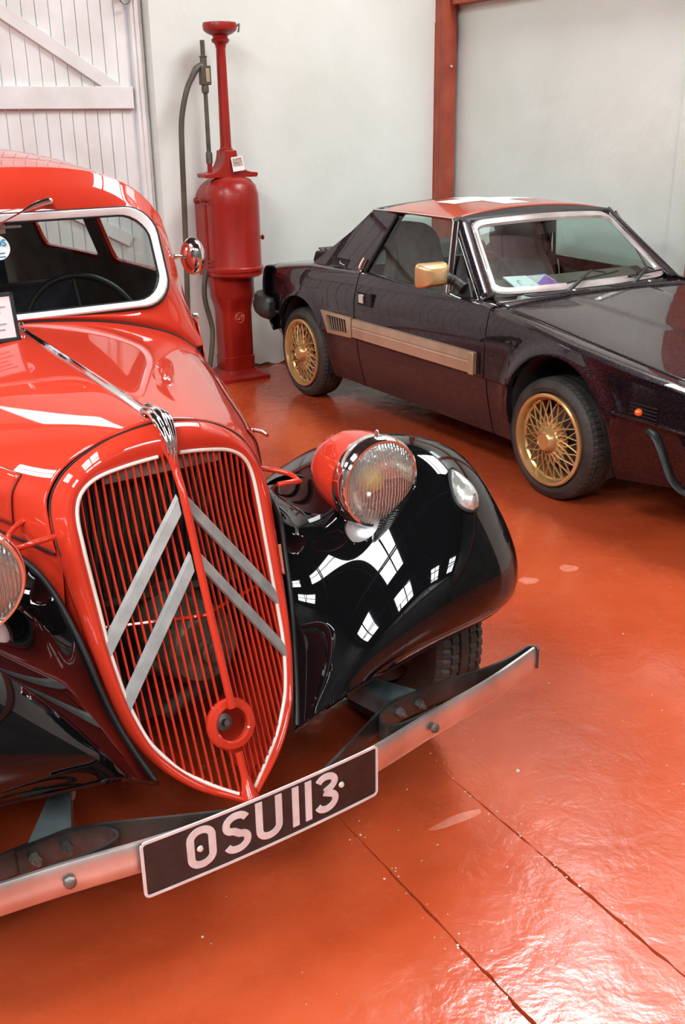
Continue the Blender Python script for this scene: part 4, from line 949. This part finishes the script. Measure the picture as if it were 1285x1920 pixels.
    # A pillar
    a0, a1 = A(-.566, -.571 * s, .797), A(-.918, -.448 * s, 1.100); b0, b1 = A(-.563, -.640 * s, .782), A(-.965, -.500 * s, 1.112)
    G = A(*[[list(a0 * (1 - t) + a1 * t + A(.0, 0, 0)), list((a0 + b0) / 2 * (1 - t) + (a1 + b1) / 2 * t + A(.008, -.012 * s, .010)), list(b0 * (1 - t) + b1 * t)] for t in np.linspace(-.03, 1.0, 10)]); G = sgrid(G, 14, 8)
    gmesh('windscreen_pillar', G, FLAKE, CO, solid=.03, off=0)
    # indicator with little grille, crease moulding, bumper horn
    for k in range(5): box('lamp_grille_bar', (.528, (sideY(.528, .52) - .003) * s, .486 + k * .014), (.16, .006, .004), BLKRUB, CO)
    m = MB(); m.lathe([(0, .020), (.008, .018), (.014, .010), (.016, 0)], (.520, (sideY(.52, .51) - .002) * s, .512), (0, -s, 0), 18); m.out('indicator_lamp', mat('amber_lens', (.75, .12, .01), .15, coat=1, emit=(.6, .08, .0), es=.15) if s > 0 else bpy.data.materials['amber_lens'], CO)
    tube('crease_moulding', [(x, (sideY(x, .475) - .003) * s, z) for x, z in ((.40, .486), (.55, .480), (.70, .468), (.80, .462))], .006, FLAKE, CO, 6)
    P = cspline([(.60, -.745 * s, .462), (.645, -.752 * s, .44), (.69, -.752 * s, .37), (.735, -.748 * s, .30), (.80, -.735 * s, .265), (.86, -.70 * s, .26)], 20); tube('front_bumper_wrap', P, .014, mat('satin_black', (.008, .009, .008), .4, spec=.3) if s > 0 else bpy.data.materials['satin_black'], CO, 8, up=(0, 0, 1), sx=1.6, sy=.8)
    if s < 0: continue
    # mirror
    c = A(-.735, -.790 * s, .893)
    V = []; 
    for dx, w_, h_ in ((-.030, .165, .108), (-.022, .172, .114), (.0, .166, .108), (.025, .140, .092), (.038, .10, .070), (.042, .04, .03)):
        for px, pz in rrect(w_, h_, min(w_, h_) * .18, 4): V.append(c + A(dx, (px) * s, pz))
    k = len(rrect(1, 1, .1, 4)); F = gfaces(6, k, cv=True); F += [tuple(range(k)), tuple(5 * k + i for i in range(k))[::-1]]
    mr2 = mesh('mirror_housing', V, F, mat('bright_gold', (.78, .52, .24), .28, .6, coat=.4) if s > 0 else bpy.data.materials['bright_gold'], CO, auto=30)
    m = MB(); m.tube(cspline([c + A(.01, .05 * s, -.012), c + A(.03, .10 * s, -.03), A(-.655, -.668 * s, .830)], 10), [.016, .024, .028, .024, .027, .022, .026, .024, .028, .03], 12); m.out('mirror_stalk', BLKRUB, mr2)
    P = [(-.60, -.655 * s, .795), (-.70, -.662 * s, .798), (-.69, -.640 * s, .86), (-.665, -.63 * s, .875)]; prism('mirror_foot', P, (0, -.012 * s, 0), BLKRUB, mr2, bevel=.003)
    mesh('mirror_glass', [c + A(-.0315, px * s, pz) for px, pz in rrect(.135, .086, .012, 4)], [tuple(range(k))], bpy.data.materials['mirror_silver'], mr2, smooth=False)
# --- bonnet
xs = np.linspace(-.395, .855, 40); G = []
for x in xs:
    r_ = []
    for t in np.linspace(-1, 1, 61):
        w = .626 if x < .6 else .626 - (x - .6) * .25; y = t * w
        z = zseam(x) + .018 * (1 - t**4) - .001
        yc = np.interp(x, [-.40, .85], [.27, .10]); z += .006 / (1 + math.exp((abs(y) - yc) / .006)) 
        xx = x + (.045 * (1 - t * t) * (-1) * max(0, (.0 - x)) * 0); r_.append((x - .0 + (-.03 * (1 - t * t) * 0), y, z))
    G.append(r_)
gmesh('bonnet', A(*[[list(p) for p in r] for r in G]), FLAKE, CO, ctr=(.2, 0, 0), solid=.01, off=-1, auto=None)
# cowl: between bonnet edge and the windscreen foot
def wsc(a, b):   # a in -1..1, b 0..1
    return A(-.566 - .350 * b + .070 * (1 - a * a) * (1 - .35 * b), a * (.571 * (1 - b) + .448 * b), .797 + .303 * b + .018 * (1 - a * a) * b)
G = []
for t in np.linspace(-1, 1, 41):
    p0 = A(-.400, .630 * t, zseam(-.4) + .024 * (1 - t**4) + .005 * (abs(t) < .42)); p1 = wsc(t, 0) + A(.004, .03 * t * abs(t)**6, -.008); pm = (p0 + p1) / 2 + A(0, 0, -.004)
    G.append([p0 + A(-.006, 0, -.012), p0 + A(-.008, 0, 0), pm, p1])
gmesh('cowl', A(*[[list(p) for p in r] for r in G]), FLAKE, CO, flip=True, solid=.004)
for y0, y1 in ((-.46, -.10), (.06, .42)):
    m = MB()
    for k in range(4): m.tube([(-.425 - k * .014, y0, zseam(-.42) + .029), (-.425 - k * .014, y1, zseam(-.42) + .029)], .004, 4)
    m.V = m.V; o = m.out('cowl_vent', BLKRUB, CO); o['kind'] = 'stuff'
for y in (-.30, .20): m = MB(); m.lathe([(0, .012), (.008, .011), (.012, .004), (.012, 0)], (-.445, y + .12, zseam(-.42) + .026), (0, 0, 1), 14); m.out('washer_jet', CHROME, CO)
# windscreen, frame
def wring(ia, ib, off):
    P = [(x / .5 * (1 - ia), .5 + y / .5 * (.5 - ib)) for x, y in rrect(1, 1, .07, 5)]
    P = loopfix(A(*P), 110); return [wsc(min(max(a, -1), 1), b) + A(.64, 0, .76) * off for a, b in P]
m = []; 
for ia, ib, of in ((0, 0, 0), (.0, .0, .008), (.015, .025, .014), (.045, .075, .012), (.055, .09, .0)): m += wring(ia, ib, of)
V = m; F = gfaces(5, 110, cv=True)
SILV = noisy(mat('anodised_frame', (.62, .55, .52), .25, .7), (.5, .45, .43), (.72, .66, .64), 6)
wf2 = mesh('windscreen_frame', V, F, SILV, CO, auto=40)
Gw = A(*[[list(wsc(a, b)) for a in np.linspace(-.97, .97, 21)] for b in np.linspace(.05, .95, 11)]); gmesh('windscreen', Gw, GLASSG, wf2)
# header: black band above the screen
G = A(*[[list(wsc(t, 1.0) + A(0, 0, -.004)), list(wsc(t, 1.0) + A(-.012, .02 * t, .010)), list(A(-.970, .500 * t, 1.114 + .038 * (1 - t * t)))] for t in np.linspace(-1, 1, 31)]); gmesh('header_rail', sgrid(G, 31, 6), BLKRUB, CO, solid=.01, off=0)
# roof panel with white cross
def roofp(x, t):
    w = np.interp(x, [-1.63, -.96], [.545, .498]); e = np.interp(x, [-1.63, -1.3, -.96], [1.124, 1.128, 1.116])
    return A(x, w * t, e + .042 * (1 - abs(t)**2.6) - (.012 * max(0, (-1.52 - x) / .11)**2))
rf = gmesh('roof_panel', A(*[[list(roofp(x, t)) for t in np.linspace(-1, 1, 41)] for x in np.linspace(-1.63, -.962, 24)]), ROOFRED, CO, ctr=(-1.3, 0, 0), solid=.012, off=-1)
rf.data.materials.append(DARK); rf.modifiers['solid'].material_offset = 1
CROSSM = mat('white_cross', (.85, .83, .80), .35)
ca, cw = .27, .085; cx0, cy0 = -1.335, -.02
def crossgrid(x0, x1, y0, y1):
    G = []
    for x in np.linspace(x0, x1, 14): G.append([list(roofp(x, y / np.interp(x, [-1.63, -.96], [.545, .498])) + A(0, 0, .0015)) for y in np.linspace(y0, y1, 14)])
    return G
m = MB()
for a in ((cx0 - ca, cx0 + ca, cy0 - cw, cy0 + cw), (cx0 - cw, cx0 + cw, cy0 - ca, cy0 - cw), (cx0 - cw, cx0 + cw, cy0 + cw, cy0 + ca)):
    G = A(*crossgrid(*a)); m.add(G.reshape(-1, 3), gfaces(14, 14, flip=True))
m.out('white_cross', CROSSM, rf)
# rear: bulkhead, rear window, engine deck, tail
G = A(*[[list(A(-1.62, .54 * t, 1.125 + .035 * (1 - t * t))), list(A(-1.64, .56 * t, 1.09)),] for t in np.linspace(-1, 1, 13)]); gmesh('rear_header', G, FLAKE, CO, solid=.02, off=0)
mesh('rear_window', [(-1.635, -.53, 1.10), (-1.635, .53, 1.10), (-1.66, .58, .84), (-1.66, -.58, .84)], [(0, 1, 2, 3)], GLASSG, CO, smooth=False)
box('bulkhead', (-1.66, 0, .60), (.03, 1.2, .46), DARK, CO)
G = A(*[[[x, .56 * t, belt(x) + .024 + .012 * (1 - t * t)] for t in np.linspace(-1, 1, 21)] for x in np.linspace(-2.62, -1.66, 20)]); gmesh('engine_deck', G, FLAKE, CO, ctr=(-2.1, 0, 0), solid=.01, off=-1)
for y0 in (-.50, .14):
    m = MB(); x0, x1 = -2.40, -1.98; 
    V, F = prismVF([(x0, y0, .775), (x0 + .04, y0, .842), (x1, y0, .872), (x1 + .06, y0, .815)], (0, .36, 0)); m.add(V, F); lv = m.out('engine_louvre', BLKRUB, CO, bevel=.012)
    for k in range(5): x = -2.33 + k * .07; box('louvre_slat', (x, y0 + .18, .850 + k * .005), (.045, .32, .008), FLAKE, lv, R=Matrix.Rotation(.3, 3, 'Y'))
G = []
for t in np.linspace(-1, 1, 31):
    w = .5 * (abs(t)**5); xo = -2.62 - .075 * (1 - abs(t)**5)
    G.append([list(A(-2.60, .69 * t * (1 - .04), .745 if abs(t) < .9 else .735)), [xo - .02, .695 * t, .735], [xo - .05, .70 * t, .69], [xo - .055, .705 * t, .60], [xo - .03, .70 * t, .46], [xo + .02, .68 * t, .34]])
gmesh('tail_panel', sgrid(A(*G), 60, 24), FLAKE, CO, solid=.01, off=0)
m = MB()
P = cspline([(-2.46, -.755, .50), (-2.56, -.765, .505), (-2.66, -.745, .51), (-2.74, -.66, .515), (-2.77, -.4, .515), (-2.775, 0, .515), (-2.77, .4, .515), (-2.74, .66, .515), (-2.66, .745, .51), (-2.46, .755, .50)], 60)
Pn = np.array(P); Tn = np.gradient(Pn, axis=0); Tn /= np.linalg.norm(Tn, axis=1)[:, None]
for i in range(60):
    o_ = np.cross(Tn[i], (0, 0, 1.)); o_ *= -1 if o_ @ (Pn[i] - A(-1.6, 0, .5)) < 0 else 1; sc_ = 1 if 1 < i < 58 else .7
    for a, b in ((-.035, .06), (.018, .062), (.030, .045), (.034, .012), (.040, .006), (.040, -.02), (.030, -.05), (.012, -.068), (-.035, -.06)): m.V.append(tuple(Pn[i] + o_ * a * sc_ + A(0, 0, b * sc_)))
m.F = gfaces(60, 9, cv=True) + [tuple(range(9)), tuple(59 * 9 + k for k in range(9))[::-1]]; rb = m.out('rear_bumper', mat('grey_black_bumper', (.02, .022, .018), .45), CO)
for y in (-.45, .45): box('tail_lamp', (-2.735, y, .645), (.02, .30, .09), mat('red_lens', (.4, .01, .01), .2) if y < 0 else bpy.data.materials['red_lens'], CO, bevel=.004)
# nose and underside
G = []
for t in np.linspace(-1, 1, 31):
    k = abs(t)**4; z0 = zseam(.855) + .022 * (1 - k); y = .565 * t + .02 * t * k
    G.append([[.852, y, z0 - .002], [.90 - .03 * k, y * 1.03, z0 - .03], [.935 - .06 * k, y * 1.08, .50], [.94 - .07 * k, y * 1.12, .42], [.92 - .08 * k, y * 1.12, .30], [.88 - .08 * k, y * 1.1, .20]])
gmesh('nose_panel', sgrid(A(*G), 50, 20), FLAKE, CO, flip=True, solid=.01, off=0)
P = cspline([(.86, -.70, .42), (.90, -.66, .42), (.94, -.60, .42), (.985, -.35, .42), (1.0, 0, .42), (.985, .35, .42), (.94, .60, .42), (.90, .66, .42), (.86, .70, .42)], 50); tube('front_bumper', P, .05, bpy.data.materials['satin_black'], CO, 10, up=(0, 0, 1), sx=.5, sy=1.0)
m = MB(); m.box((-1.10, 0, .33), (1.55, 1.30, .28)); m.box((-2.1, 0, .45), (1.0, .86, .42)); m.box((.25, 0, .42), (1.1, .86, .34)); m.box((.0, 0, .27), (.06, 1.3, .06)); m.box((-2.2, 0, .27), (.06, 1.3, .06)); m.out('underbody', DARK, CO, smooth=False)
for cx, cz, R in (ARF, ARR):
    for s in (1, -1):
        th = np.linspace(-.45, pi + .45, 30); G = np.array([[(cx + (R + .004) * cos(a), y * s, max(cz + (R + .004) * sin(a), .16)) for y in (-.44, -.58, -.705)] for a in th]); gmesh('arch_liner', G, DARK, CO)
# interior
BROWN = noisy(mat('brown_velour', (.05, .03, .025), .85), (.085, .055, .042), (.14, .10, .08), 16)
for y in (-.36, .36):
    out = [(-.21, .46), (-.225, .60), (-.215, .72), (-.175, .82), (-.150, .88), (-.148, .95), (-.12, 1.01), (-.07, 1.045), (0, 1.058)]; out = out + [(-a, b) for a, b in out[:-1][::-1]]; oo = cspline(out, 40)
    m = MB(); V = []
    for dx, sc in ((.045, .80), (.062, .93), (.062, 1.0), (-.04, 1.0), (-.055, .9)):
        for a, b in oo: V.append((-1.40 - (b - .46) * .28 + dx + (.02 if False else 0), y + a * sc, .46 + (b - .46) * (1 - (1 - sc) * .25)))
    m.add(V, gfaces(5, 40) + [tuple(range(40)), tuple(4 * 40 + k for k in range(40))[::-1]]); m.box((-1.18, y, .42), (.46, .42, .12)); m.out('seat', BROWN, CO, auto=40)
m = MB(); m.V = []; G = [(-.54, .758), (-.60, .765), (-.76, .832), (-.86, .815), (-.88, .62), (-.54, .60)]; V, F = prismVF([(x, -.57, z) for x, z in G], (0, 1.14, 0)); m.add(V, F); dash = m.out('dashboard', mat('dark_brown_dash', (.10, .08, .06), .6), CO, bevel=.01)
R_s = Matrix.Rotation(-.55, 3, 'Y'); sw = A(-.90, -.33, .80); t = np.linspace(0, 2 * pi, 40, endpoint=False); P = [sw + np.array(R_s @ Vector((0, .175 * cos(a), .175 * sin(a)))) for a in t]
o = tube('steering_wheel', P, .011, BLKRUB, CO, 8, closed=True); m = MB()
for a in (0.1, pi - .1, -pi / 2): m.tube([sw, sw + np.array(R_s @ Vector((0, .17 * cos(a), .17 * sin(a))))], .008, 6)
m.tube([sw, sw + A(.2, 0, -.1)], .02, 8); m.out('wheel_spokes', BLKRUB, o)
m = MB(); m.box((-.885, .02, 1.045), (.014, .16, .05), Matrix.Rotation(.3, 3, 'Z')); m.tube([(-.885, .0, 1.06), (-.90, .0, 1.11)], .006, 6); m.out('interior_mirror', BLKRUB, CO)
# wipers
for pv, el, b0, b1 in ((A(-.455, -.232, .784), A(-.556, .020, .862), A(-.518, -.159, .828), A(-.546, .202, .854)), (A(-.455, .200, .784), A(-.544, .392, .852), A(-.516, .246, .828), A(-.527, .494, .840))):
    m = MB(); m.tube(cspline([pv, (pv + el) / 2 + A(.02, 0, .018), el + A(.010, 0, .008)], 10), np.interp(np.linspace(0, 1, 10), [0, .5, 1], [.011, .008, .005]), 8); m.lathe([(.016, -.012), (.016, .006), (.010, .014), (0, .016)], pv, (0, 0, 1), 12); wa = m.out('wiper_arm', BLKRUB, CO)
    m = MB(); m.tube([b0, b1], .005, 6); m.tube([b0 * .75 + b1 * .25 + A(0, 0, .008), el + A(.008, 0, .010), b0 * .25 + b1 * .75 + A(0, 0, .008)], .004, 6); m.out('wiper_blade', BLKRUB, wa)
# --- gold lattice wheels
def lattice(c, s, R):
    t = tyre('road_wheel', c - A(0, .085 * -s, 0) * 1, .267, .175, .198, CO, seg=240, per=4, depth=.004)
    o = c
    ax = (0, -s, 0)
    rim = lathe('rim', [(.196, -.10), (.196, -.012), (.203, -.004), (.203, .006), (.197, .010), (.188, .008), (.183, -.004), (.180, -.022), (.172, -.030), (.170, -.12)], GOLD, t, o, ax, 72)
    lathe('brake_disc', [(0, -.09), (.13, -.09), (.13, -.10), (.0, -.10)], STEEL, rim, o, ax, 24)
    m = MB(); m.lathe([(.090, -.034), (.085, -.018), (.060, -.012), (.052, -.004), (.050, .002)], o, ax, 40); m.out('hub_plate', GOLD, rim)
    u, v, a = frame(ax); n_ = 20; P_ = lambda r, th, h: o + a * h + r * (cos(th) * u + sin(th) * v)
    for k in range(n_):
        for sg in (1, -1):
            th0 = 2 * pi * k / n_; th1 = th0 + sg * 2 * pi / n_ * 1.5
            m = MB(); m.tube([P_(.056, th0, -.008), P_(.10, th0 + (th1 - th0) * .5, -.012), P_(.182, th1, -.026)], [.0045, .0038, .0034], 5, sx=.8, sy=1.5, up=a); m.out('spoke', GOLD, rim)
    m = MB()
    for k in range(n_): th = 2 * pi * (k + .5) / n_; m.lathe([(0, .004), (.003, .003), (.004, -.004)], P_(.072, th, -.008), ax, 6)
    q = m.out('rivets', GOLD, rim); q['kind'] = 'stuff'
    m = MB(); m.lathe([(.052, -.004), (.048, .012), (.040, .024), (.036, .028), (.034, .024), (0, .025)], o, ax, 6 if False else 36); m.out('centre_cap', GOLD, rim)
for x in (0.0, -2.202):
    for s in (1, -1):
        t = lattice(A(x, -.700 * s, .267), s, 0)
# booklet lying on the coupe's dashboard behind the screen
B0 = [A(-.745, -.366, .848), A(-.707, -.131, .848), A(-.599, -.074, .785), A(-.559, -.380, .785)]

# ================================================================== PETROL PUMP
PU = empty('petrol_pump', (-.69, 6.60, 0), ROT_ROOM, 'tall red vintage petrol pump with a hand hose standing against the white wall', 'petrol pump')
def sect(w, d, z, r, n=6, oy=0): return [(x, y + oy, z) for x, y in rrect(w, d, min(r, w / 2.001, d / 2.001), n)]
secs = [sect(.36, .32, 0, .03), sect(.36, .32, .022, .03), sect(.34, .30, .03, .03), sect(.235, .22, .055, .03), sect(.225, .21, .065, .03)]
mesh('foot_flange', sum([list(s_) for s_ in secs], []), gfaces(5, 28, cv=True) + [tuple(range(28))[::-1], tuple(4 * 28 + k for k in range(28))], PUMPRED, PU, auto=35)
secs = [sect(.215, .20, .05, .045), sect(.215, .20, .15, .045), sect(.205, .19, .155, .045), sect(.205, .19, .42, .045), sect(.215, .20, .455, .06), sect(.25, .24, .50, .10), sect(.28, .275, .54, .13), sect(.285, .28, .58, .138), sect(.285, .28, .70, .138)]
C9 = np.array(secs); C9 = np.concatenate([C9[:3], C9[3:4], cspline(C9[3:], 24)[1:]]); nn = len(C9)
mesh('pedestal', C9.reshape(-1, 3), gfaces(nn, 28, cv=True), PUMPRED, PU, auto=35)
lathe('drum', [(.10, .660), (.150, .665), (.174, .680), (.174, .702), (.180, .706), (.180, .722), (.170, .730), (.168, .735), (.168, 1.10), (.165, 1.16), (.150, 1.215), (.12, 1.250), (.07, 1.268), (0, 1.272)], PUMPRED, PU, (.006, -.055, 0), (0, 0, 1), 64)
o_ = [(-.172, .665)] + [(-.172, 1.10)] + [(-.172 + .16 * (1 - cos(a)), 1.10 + .16 * sin(a)) for a in np.linspace(.2, pi / 2, 8)]; o_ = o_ + [(-x, z) for x, z in o_[::-1]]
prism('rear_case', [(x, -.035, z) for x, z in o_], (0, .17, 0), PUMPRED, PU, bevel=.018)
for x, z in ((-.172, 1.125), (-.172, .755)):
    m = MB()
    for dz in (-.012, .012): m.box((x + .01, -.04, z + dz), (.02, .10, .008))
    m.out('case_hinge', PUMPRED, PU, smooth=False)['kind'] = 'stuff'
lathe('side_knob', [(0, .034), (.014, .032), (.020, .020), (.020, .004), (.010, 0)], PUMPRED, PU, (-.180, .03, 1.13), (-1, 0, 0), 16)
lathe('side_knob', [(0, .034), (.012, .032), (.017, .024), (.010, .016), (.006, .0), (.006, -.01)], PUMPRED, PU, (.170, -.08, .895), (1, -.1, 0), 16)
o_ = cspline([(-.172, 1.262), (-.178, 1.285), (-.15, 1.290), (-.10, 1.302), (-.062, 1.335), (-.044, 1.38), (-.038, 1.42)], 24); o_ = [tuple(p) for p in o_] + [(-x, z) for x, z in o_[::-1]]
prism('bracket', [(x, -.09, z) for x, z in o_], (0, .13, 0), PUMPRED, PU, bevel=.008)
lathe('column', [(.042, 1.40), (.043, 1.425), (.036, 1.432), (.034, 1.45), (.029, 1.90), (.028, 1.985), (.034, 2.01), (.052, 2.024), (.054, 2.036), (.044, 2.044), (.046, 2.056), (.075, 2.068), (.098, 2.085), (.102, 2.11), (.098, 2.126), (.085, 2.128), (.080, 2.11), (.0, 2.10)], PUMPRED, PU, (0, -.02, 0), (0, 0, 1), 40)
m = MB(); m.tube(cspline([(.085, -.05, 2.10), (.103, -.055, 2.115), (.112, -.055, 2.12), (.105, -.06, 2.09), (.10, -.06, 2.075)], 10), .006, 6); m.out('cup_clip', STEEL, PU)
OLIVE = noisy(mat('weathered_bronze', (.085, .07, .05), .5, .3), (.06, .05, .038), (.12, .10, .07), 14)
HOSEM = noisy(mat('olive_rubber_hose', (.07, .058, .034), .55), (.055, .045, .027), (.09, .075, .045), 8)
hx = -.110
lathe('riser', [(.018, 1.27), (.020, 1.29), (.015, 1.295), (.015, 1.345)], PUMPRED, PU, (hx - .005, -.02, 0), (0, 0, 1), 16)
v0 = A(hx - .005, -.02, 0)
noz = empty('hand_nozzle', tuple(Matrix.Translation((-.69, 6.60, 0)) @ Matrix.Rotation(ROT_ROOM, 4, 'Z') @ Vector((v0[0], v0[1], 1.345))), ROT_ROOM, 'weathered bronze hand nozzle with olive hose hooked upright on the red petrol pump', 'nozzle')
lathe('spout', [(0, 0), (.020, 0), (.020, .06), (.018, .064), (.0135, .068), (.0125, .40), (.0125, .405)], OLIVE, noz, (0, 0, 0), (0, 0, 1), 16)
lathe('collar', [(.0125, .395), (.022, .40), (.024, .42), (.022, .44), (.017, .445)], OLIVE, noz, (0, 0, 0), (0, 0, 1), 8)
m = MB(); m.box((.003, 0, .495), (.062, .045, .105)); m.tube([(-.002, 0, .53), (-.002, 0, .60)], .020, 14); m.lathe([(.018, .59), (.024, .594), (.024, .60), (.014, .604)], (-.002, 0, 0), (0, 0, 1), 16); m.out('valve_body', OLIVE, noz, bevel=.006)
box('sight_window', (.012, -.024, .495), (.024, .004, .075), mat('brass_sight', (.45, .36, .22), .35, .4), noz, bevel=.002)
lathe('tip_pipe', [(.0125, .60), (.0135, .605), (.0135, .685), (.011, .685), (.011, .66)], OLIVE, noz, (-.002, 0, 0), (0, 0, 1), 16)
P = cspline([(-.010, 0, .545), (-.045, 0, .535), (-.085, 0, .475)], 8); tube('hose_union', P, [.020, .020, .019, .018, .021, .019, .018, .018], OLIVE, noz, 12)
P = cspline([(-.075, 0, .490), (-.120, -.005, .415), (-.160, -.005, .28), (-.178, -.01, .10), (-.190, -.01, -.30), (-.205, -.01, -.70), (-.215, -.01, -1.05), (-.19, -.02, -1.26), (-.13, -.02, -1.31), (-.09, -.02, -1.24), (-.065, -.02, -1.10), (-.055, -.01, -.98), (-.085, .0, -.82), (-.075, .01, -.70), (-.052, .02, -.635)], 90)
tube('hose', P, .0165, HOSEM, noz, 12)
# raised monogram on the pedestal
em = MB(); t = np.linspace(0, 2 * pi, 32, endpoint=False); em.tube([(.0 + .032 * cos(a), -.0955, .405 + .032 * sin(a)) for a in t], .0022, 6, closed=True)
EMB = noisy(mat('worn_raised_red', (.5, .09, .06), .45), (.45, .05, .03), (.6, .2, .15), 40)
e1 = em.out('monogram', EMB, PU)
txt('monogram_letters', 'GB', .044, M_((0, -.0965, .405), (1, 0, 0), (0, 0, 1)), EMB, e1, ex=.0015)
# price card
cd = empty('price_card', tuple(Matrix.Translation((-.69, 6.60, 0)) @ Matrix.Rotation(ROT_ROOM, 4, 'Z') @ Vector((.036, -.116, 1.300))), ROT_ROOM - .25, 'small white card with a brown picture leaning on the pump bracket', 'card')
Rc = Matrix.Rotation(-.12, 3, 'X') @ Matrix.Rotation(-.12, 3, 'Y')
box('card_sheet', np.array(Rc @ Vector((0, 0, .042))), (.072, .003, .084), mat('card_white', (.8, .77, .72), .6), cd, R=Rc)
box('card_picture', np.array(Rc @ Vector((0, -.002, .052))), (.058, .001, .048), noisy(mat('card_brown', (.4, .3, .22), .6), (.25, .18, .13), (.55, .45, .36), 60), cd, R=Rc)
# booklet behind the coupe's windscreen
Mf = Matrix.Translation((1.492, 4.5321, 0)) @ Matrix.Rotation(-1.0356, 4, 'Z')
bc = A(*sum([A(*p) for p in B0]) / 4) if False else sum(B0) / 4
bk = empty('booklet', tuple(Mf @ Vector(bc)), -1.0356, 'open white and purple booklet lying on the coupe dashboard behind the windscreen', 'booklet')
Bv = [b - bc for b in B0]
def bq(u, v, h=0.0): a = Bv[0] * (1 - u) + Bv[1] * u; b = Bv[3] * (1 - u) + Bv[2] * u; p = a * (1 - v) + b * v; return p + A(.12, 0, 1) * (h + .004 * abs(u - .55))
def bquad(nm, u0, u1, v0, v1, h, th, m_): V, F = prismVF([bq(u0, v0, h), bq(u1, v0, h), bq(u1, v1, h), bq(u0, v1, h)], (0, 0, -th)); return mesh(nm, V, F, m_, bk, smooth=False)
bquad('left_page', 0, .55, 0, 1, 0, .006, mat('page_white', (.75, .76, .78), .5)); bquad('right_page', .55, 1, 0, 1, 0, .006, mat('page_purple', (.22, .07, .36), .5))
bquad('grey_panel', .56, .99, .04, .45, .0008, .0004, mat('page_grey', (.5, .48, .55), .5)); LINE = mat('ink', (.08, .16, .14), .6); WHT = bpy.data.materials['page_white']
for k in range(4): bquad('text_line', .62, .95 - .06 * (k % 2), .52 + k * .11, .555 + k * .11, .0012, .0004, WHT)
bquad('yellow_word', .64, .86, .10, .20, .0014, .0004, mat('page_yellow', (.75, .6, .1), .5))
m = MB()
for k in range(9):
    a = k * .7; P = [bq(.28 + .14 * cos(a + t) * (1 - k * .06), .5 + .28 * sin(a * 1.3 + t) * (1 - k * .05), .0015) for t in np.linspace(0, 2.4, 8)]; m.tube(P, .0013, 4)
q = m.out('line_drawing', LINE, bk); q['kind'] = 'stuff'
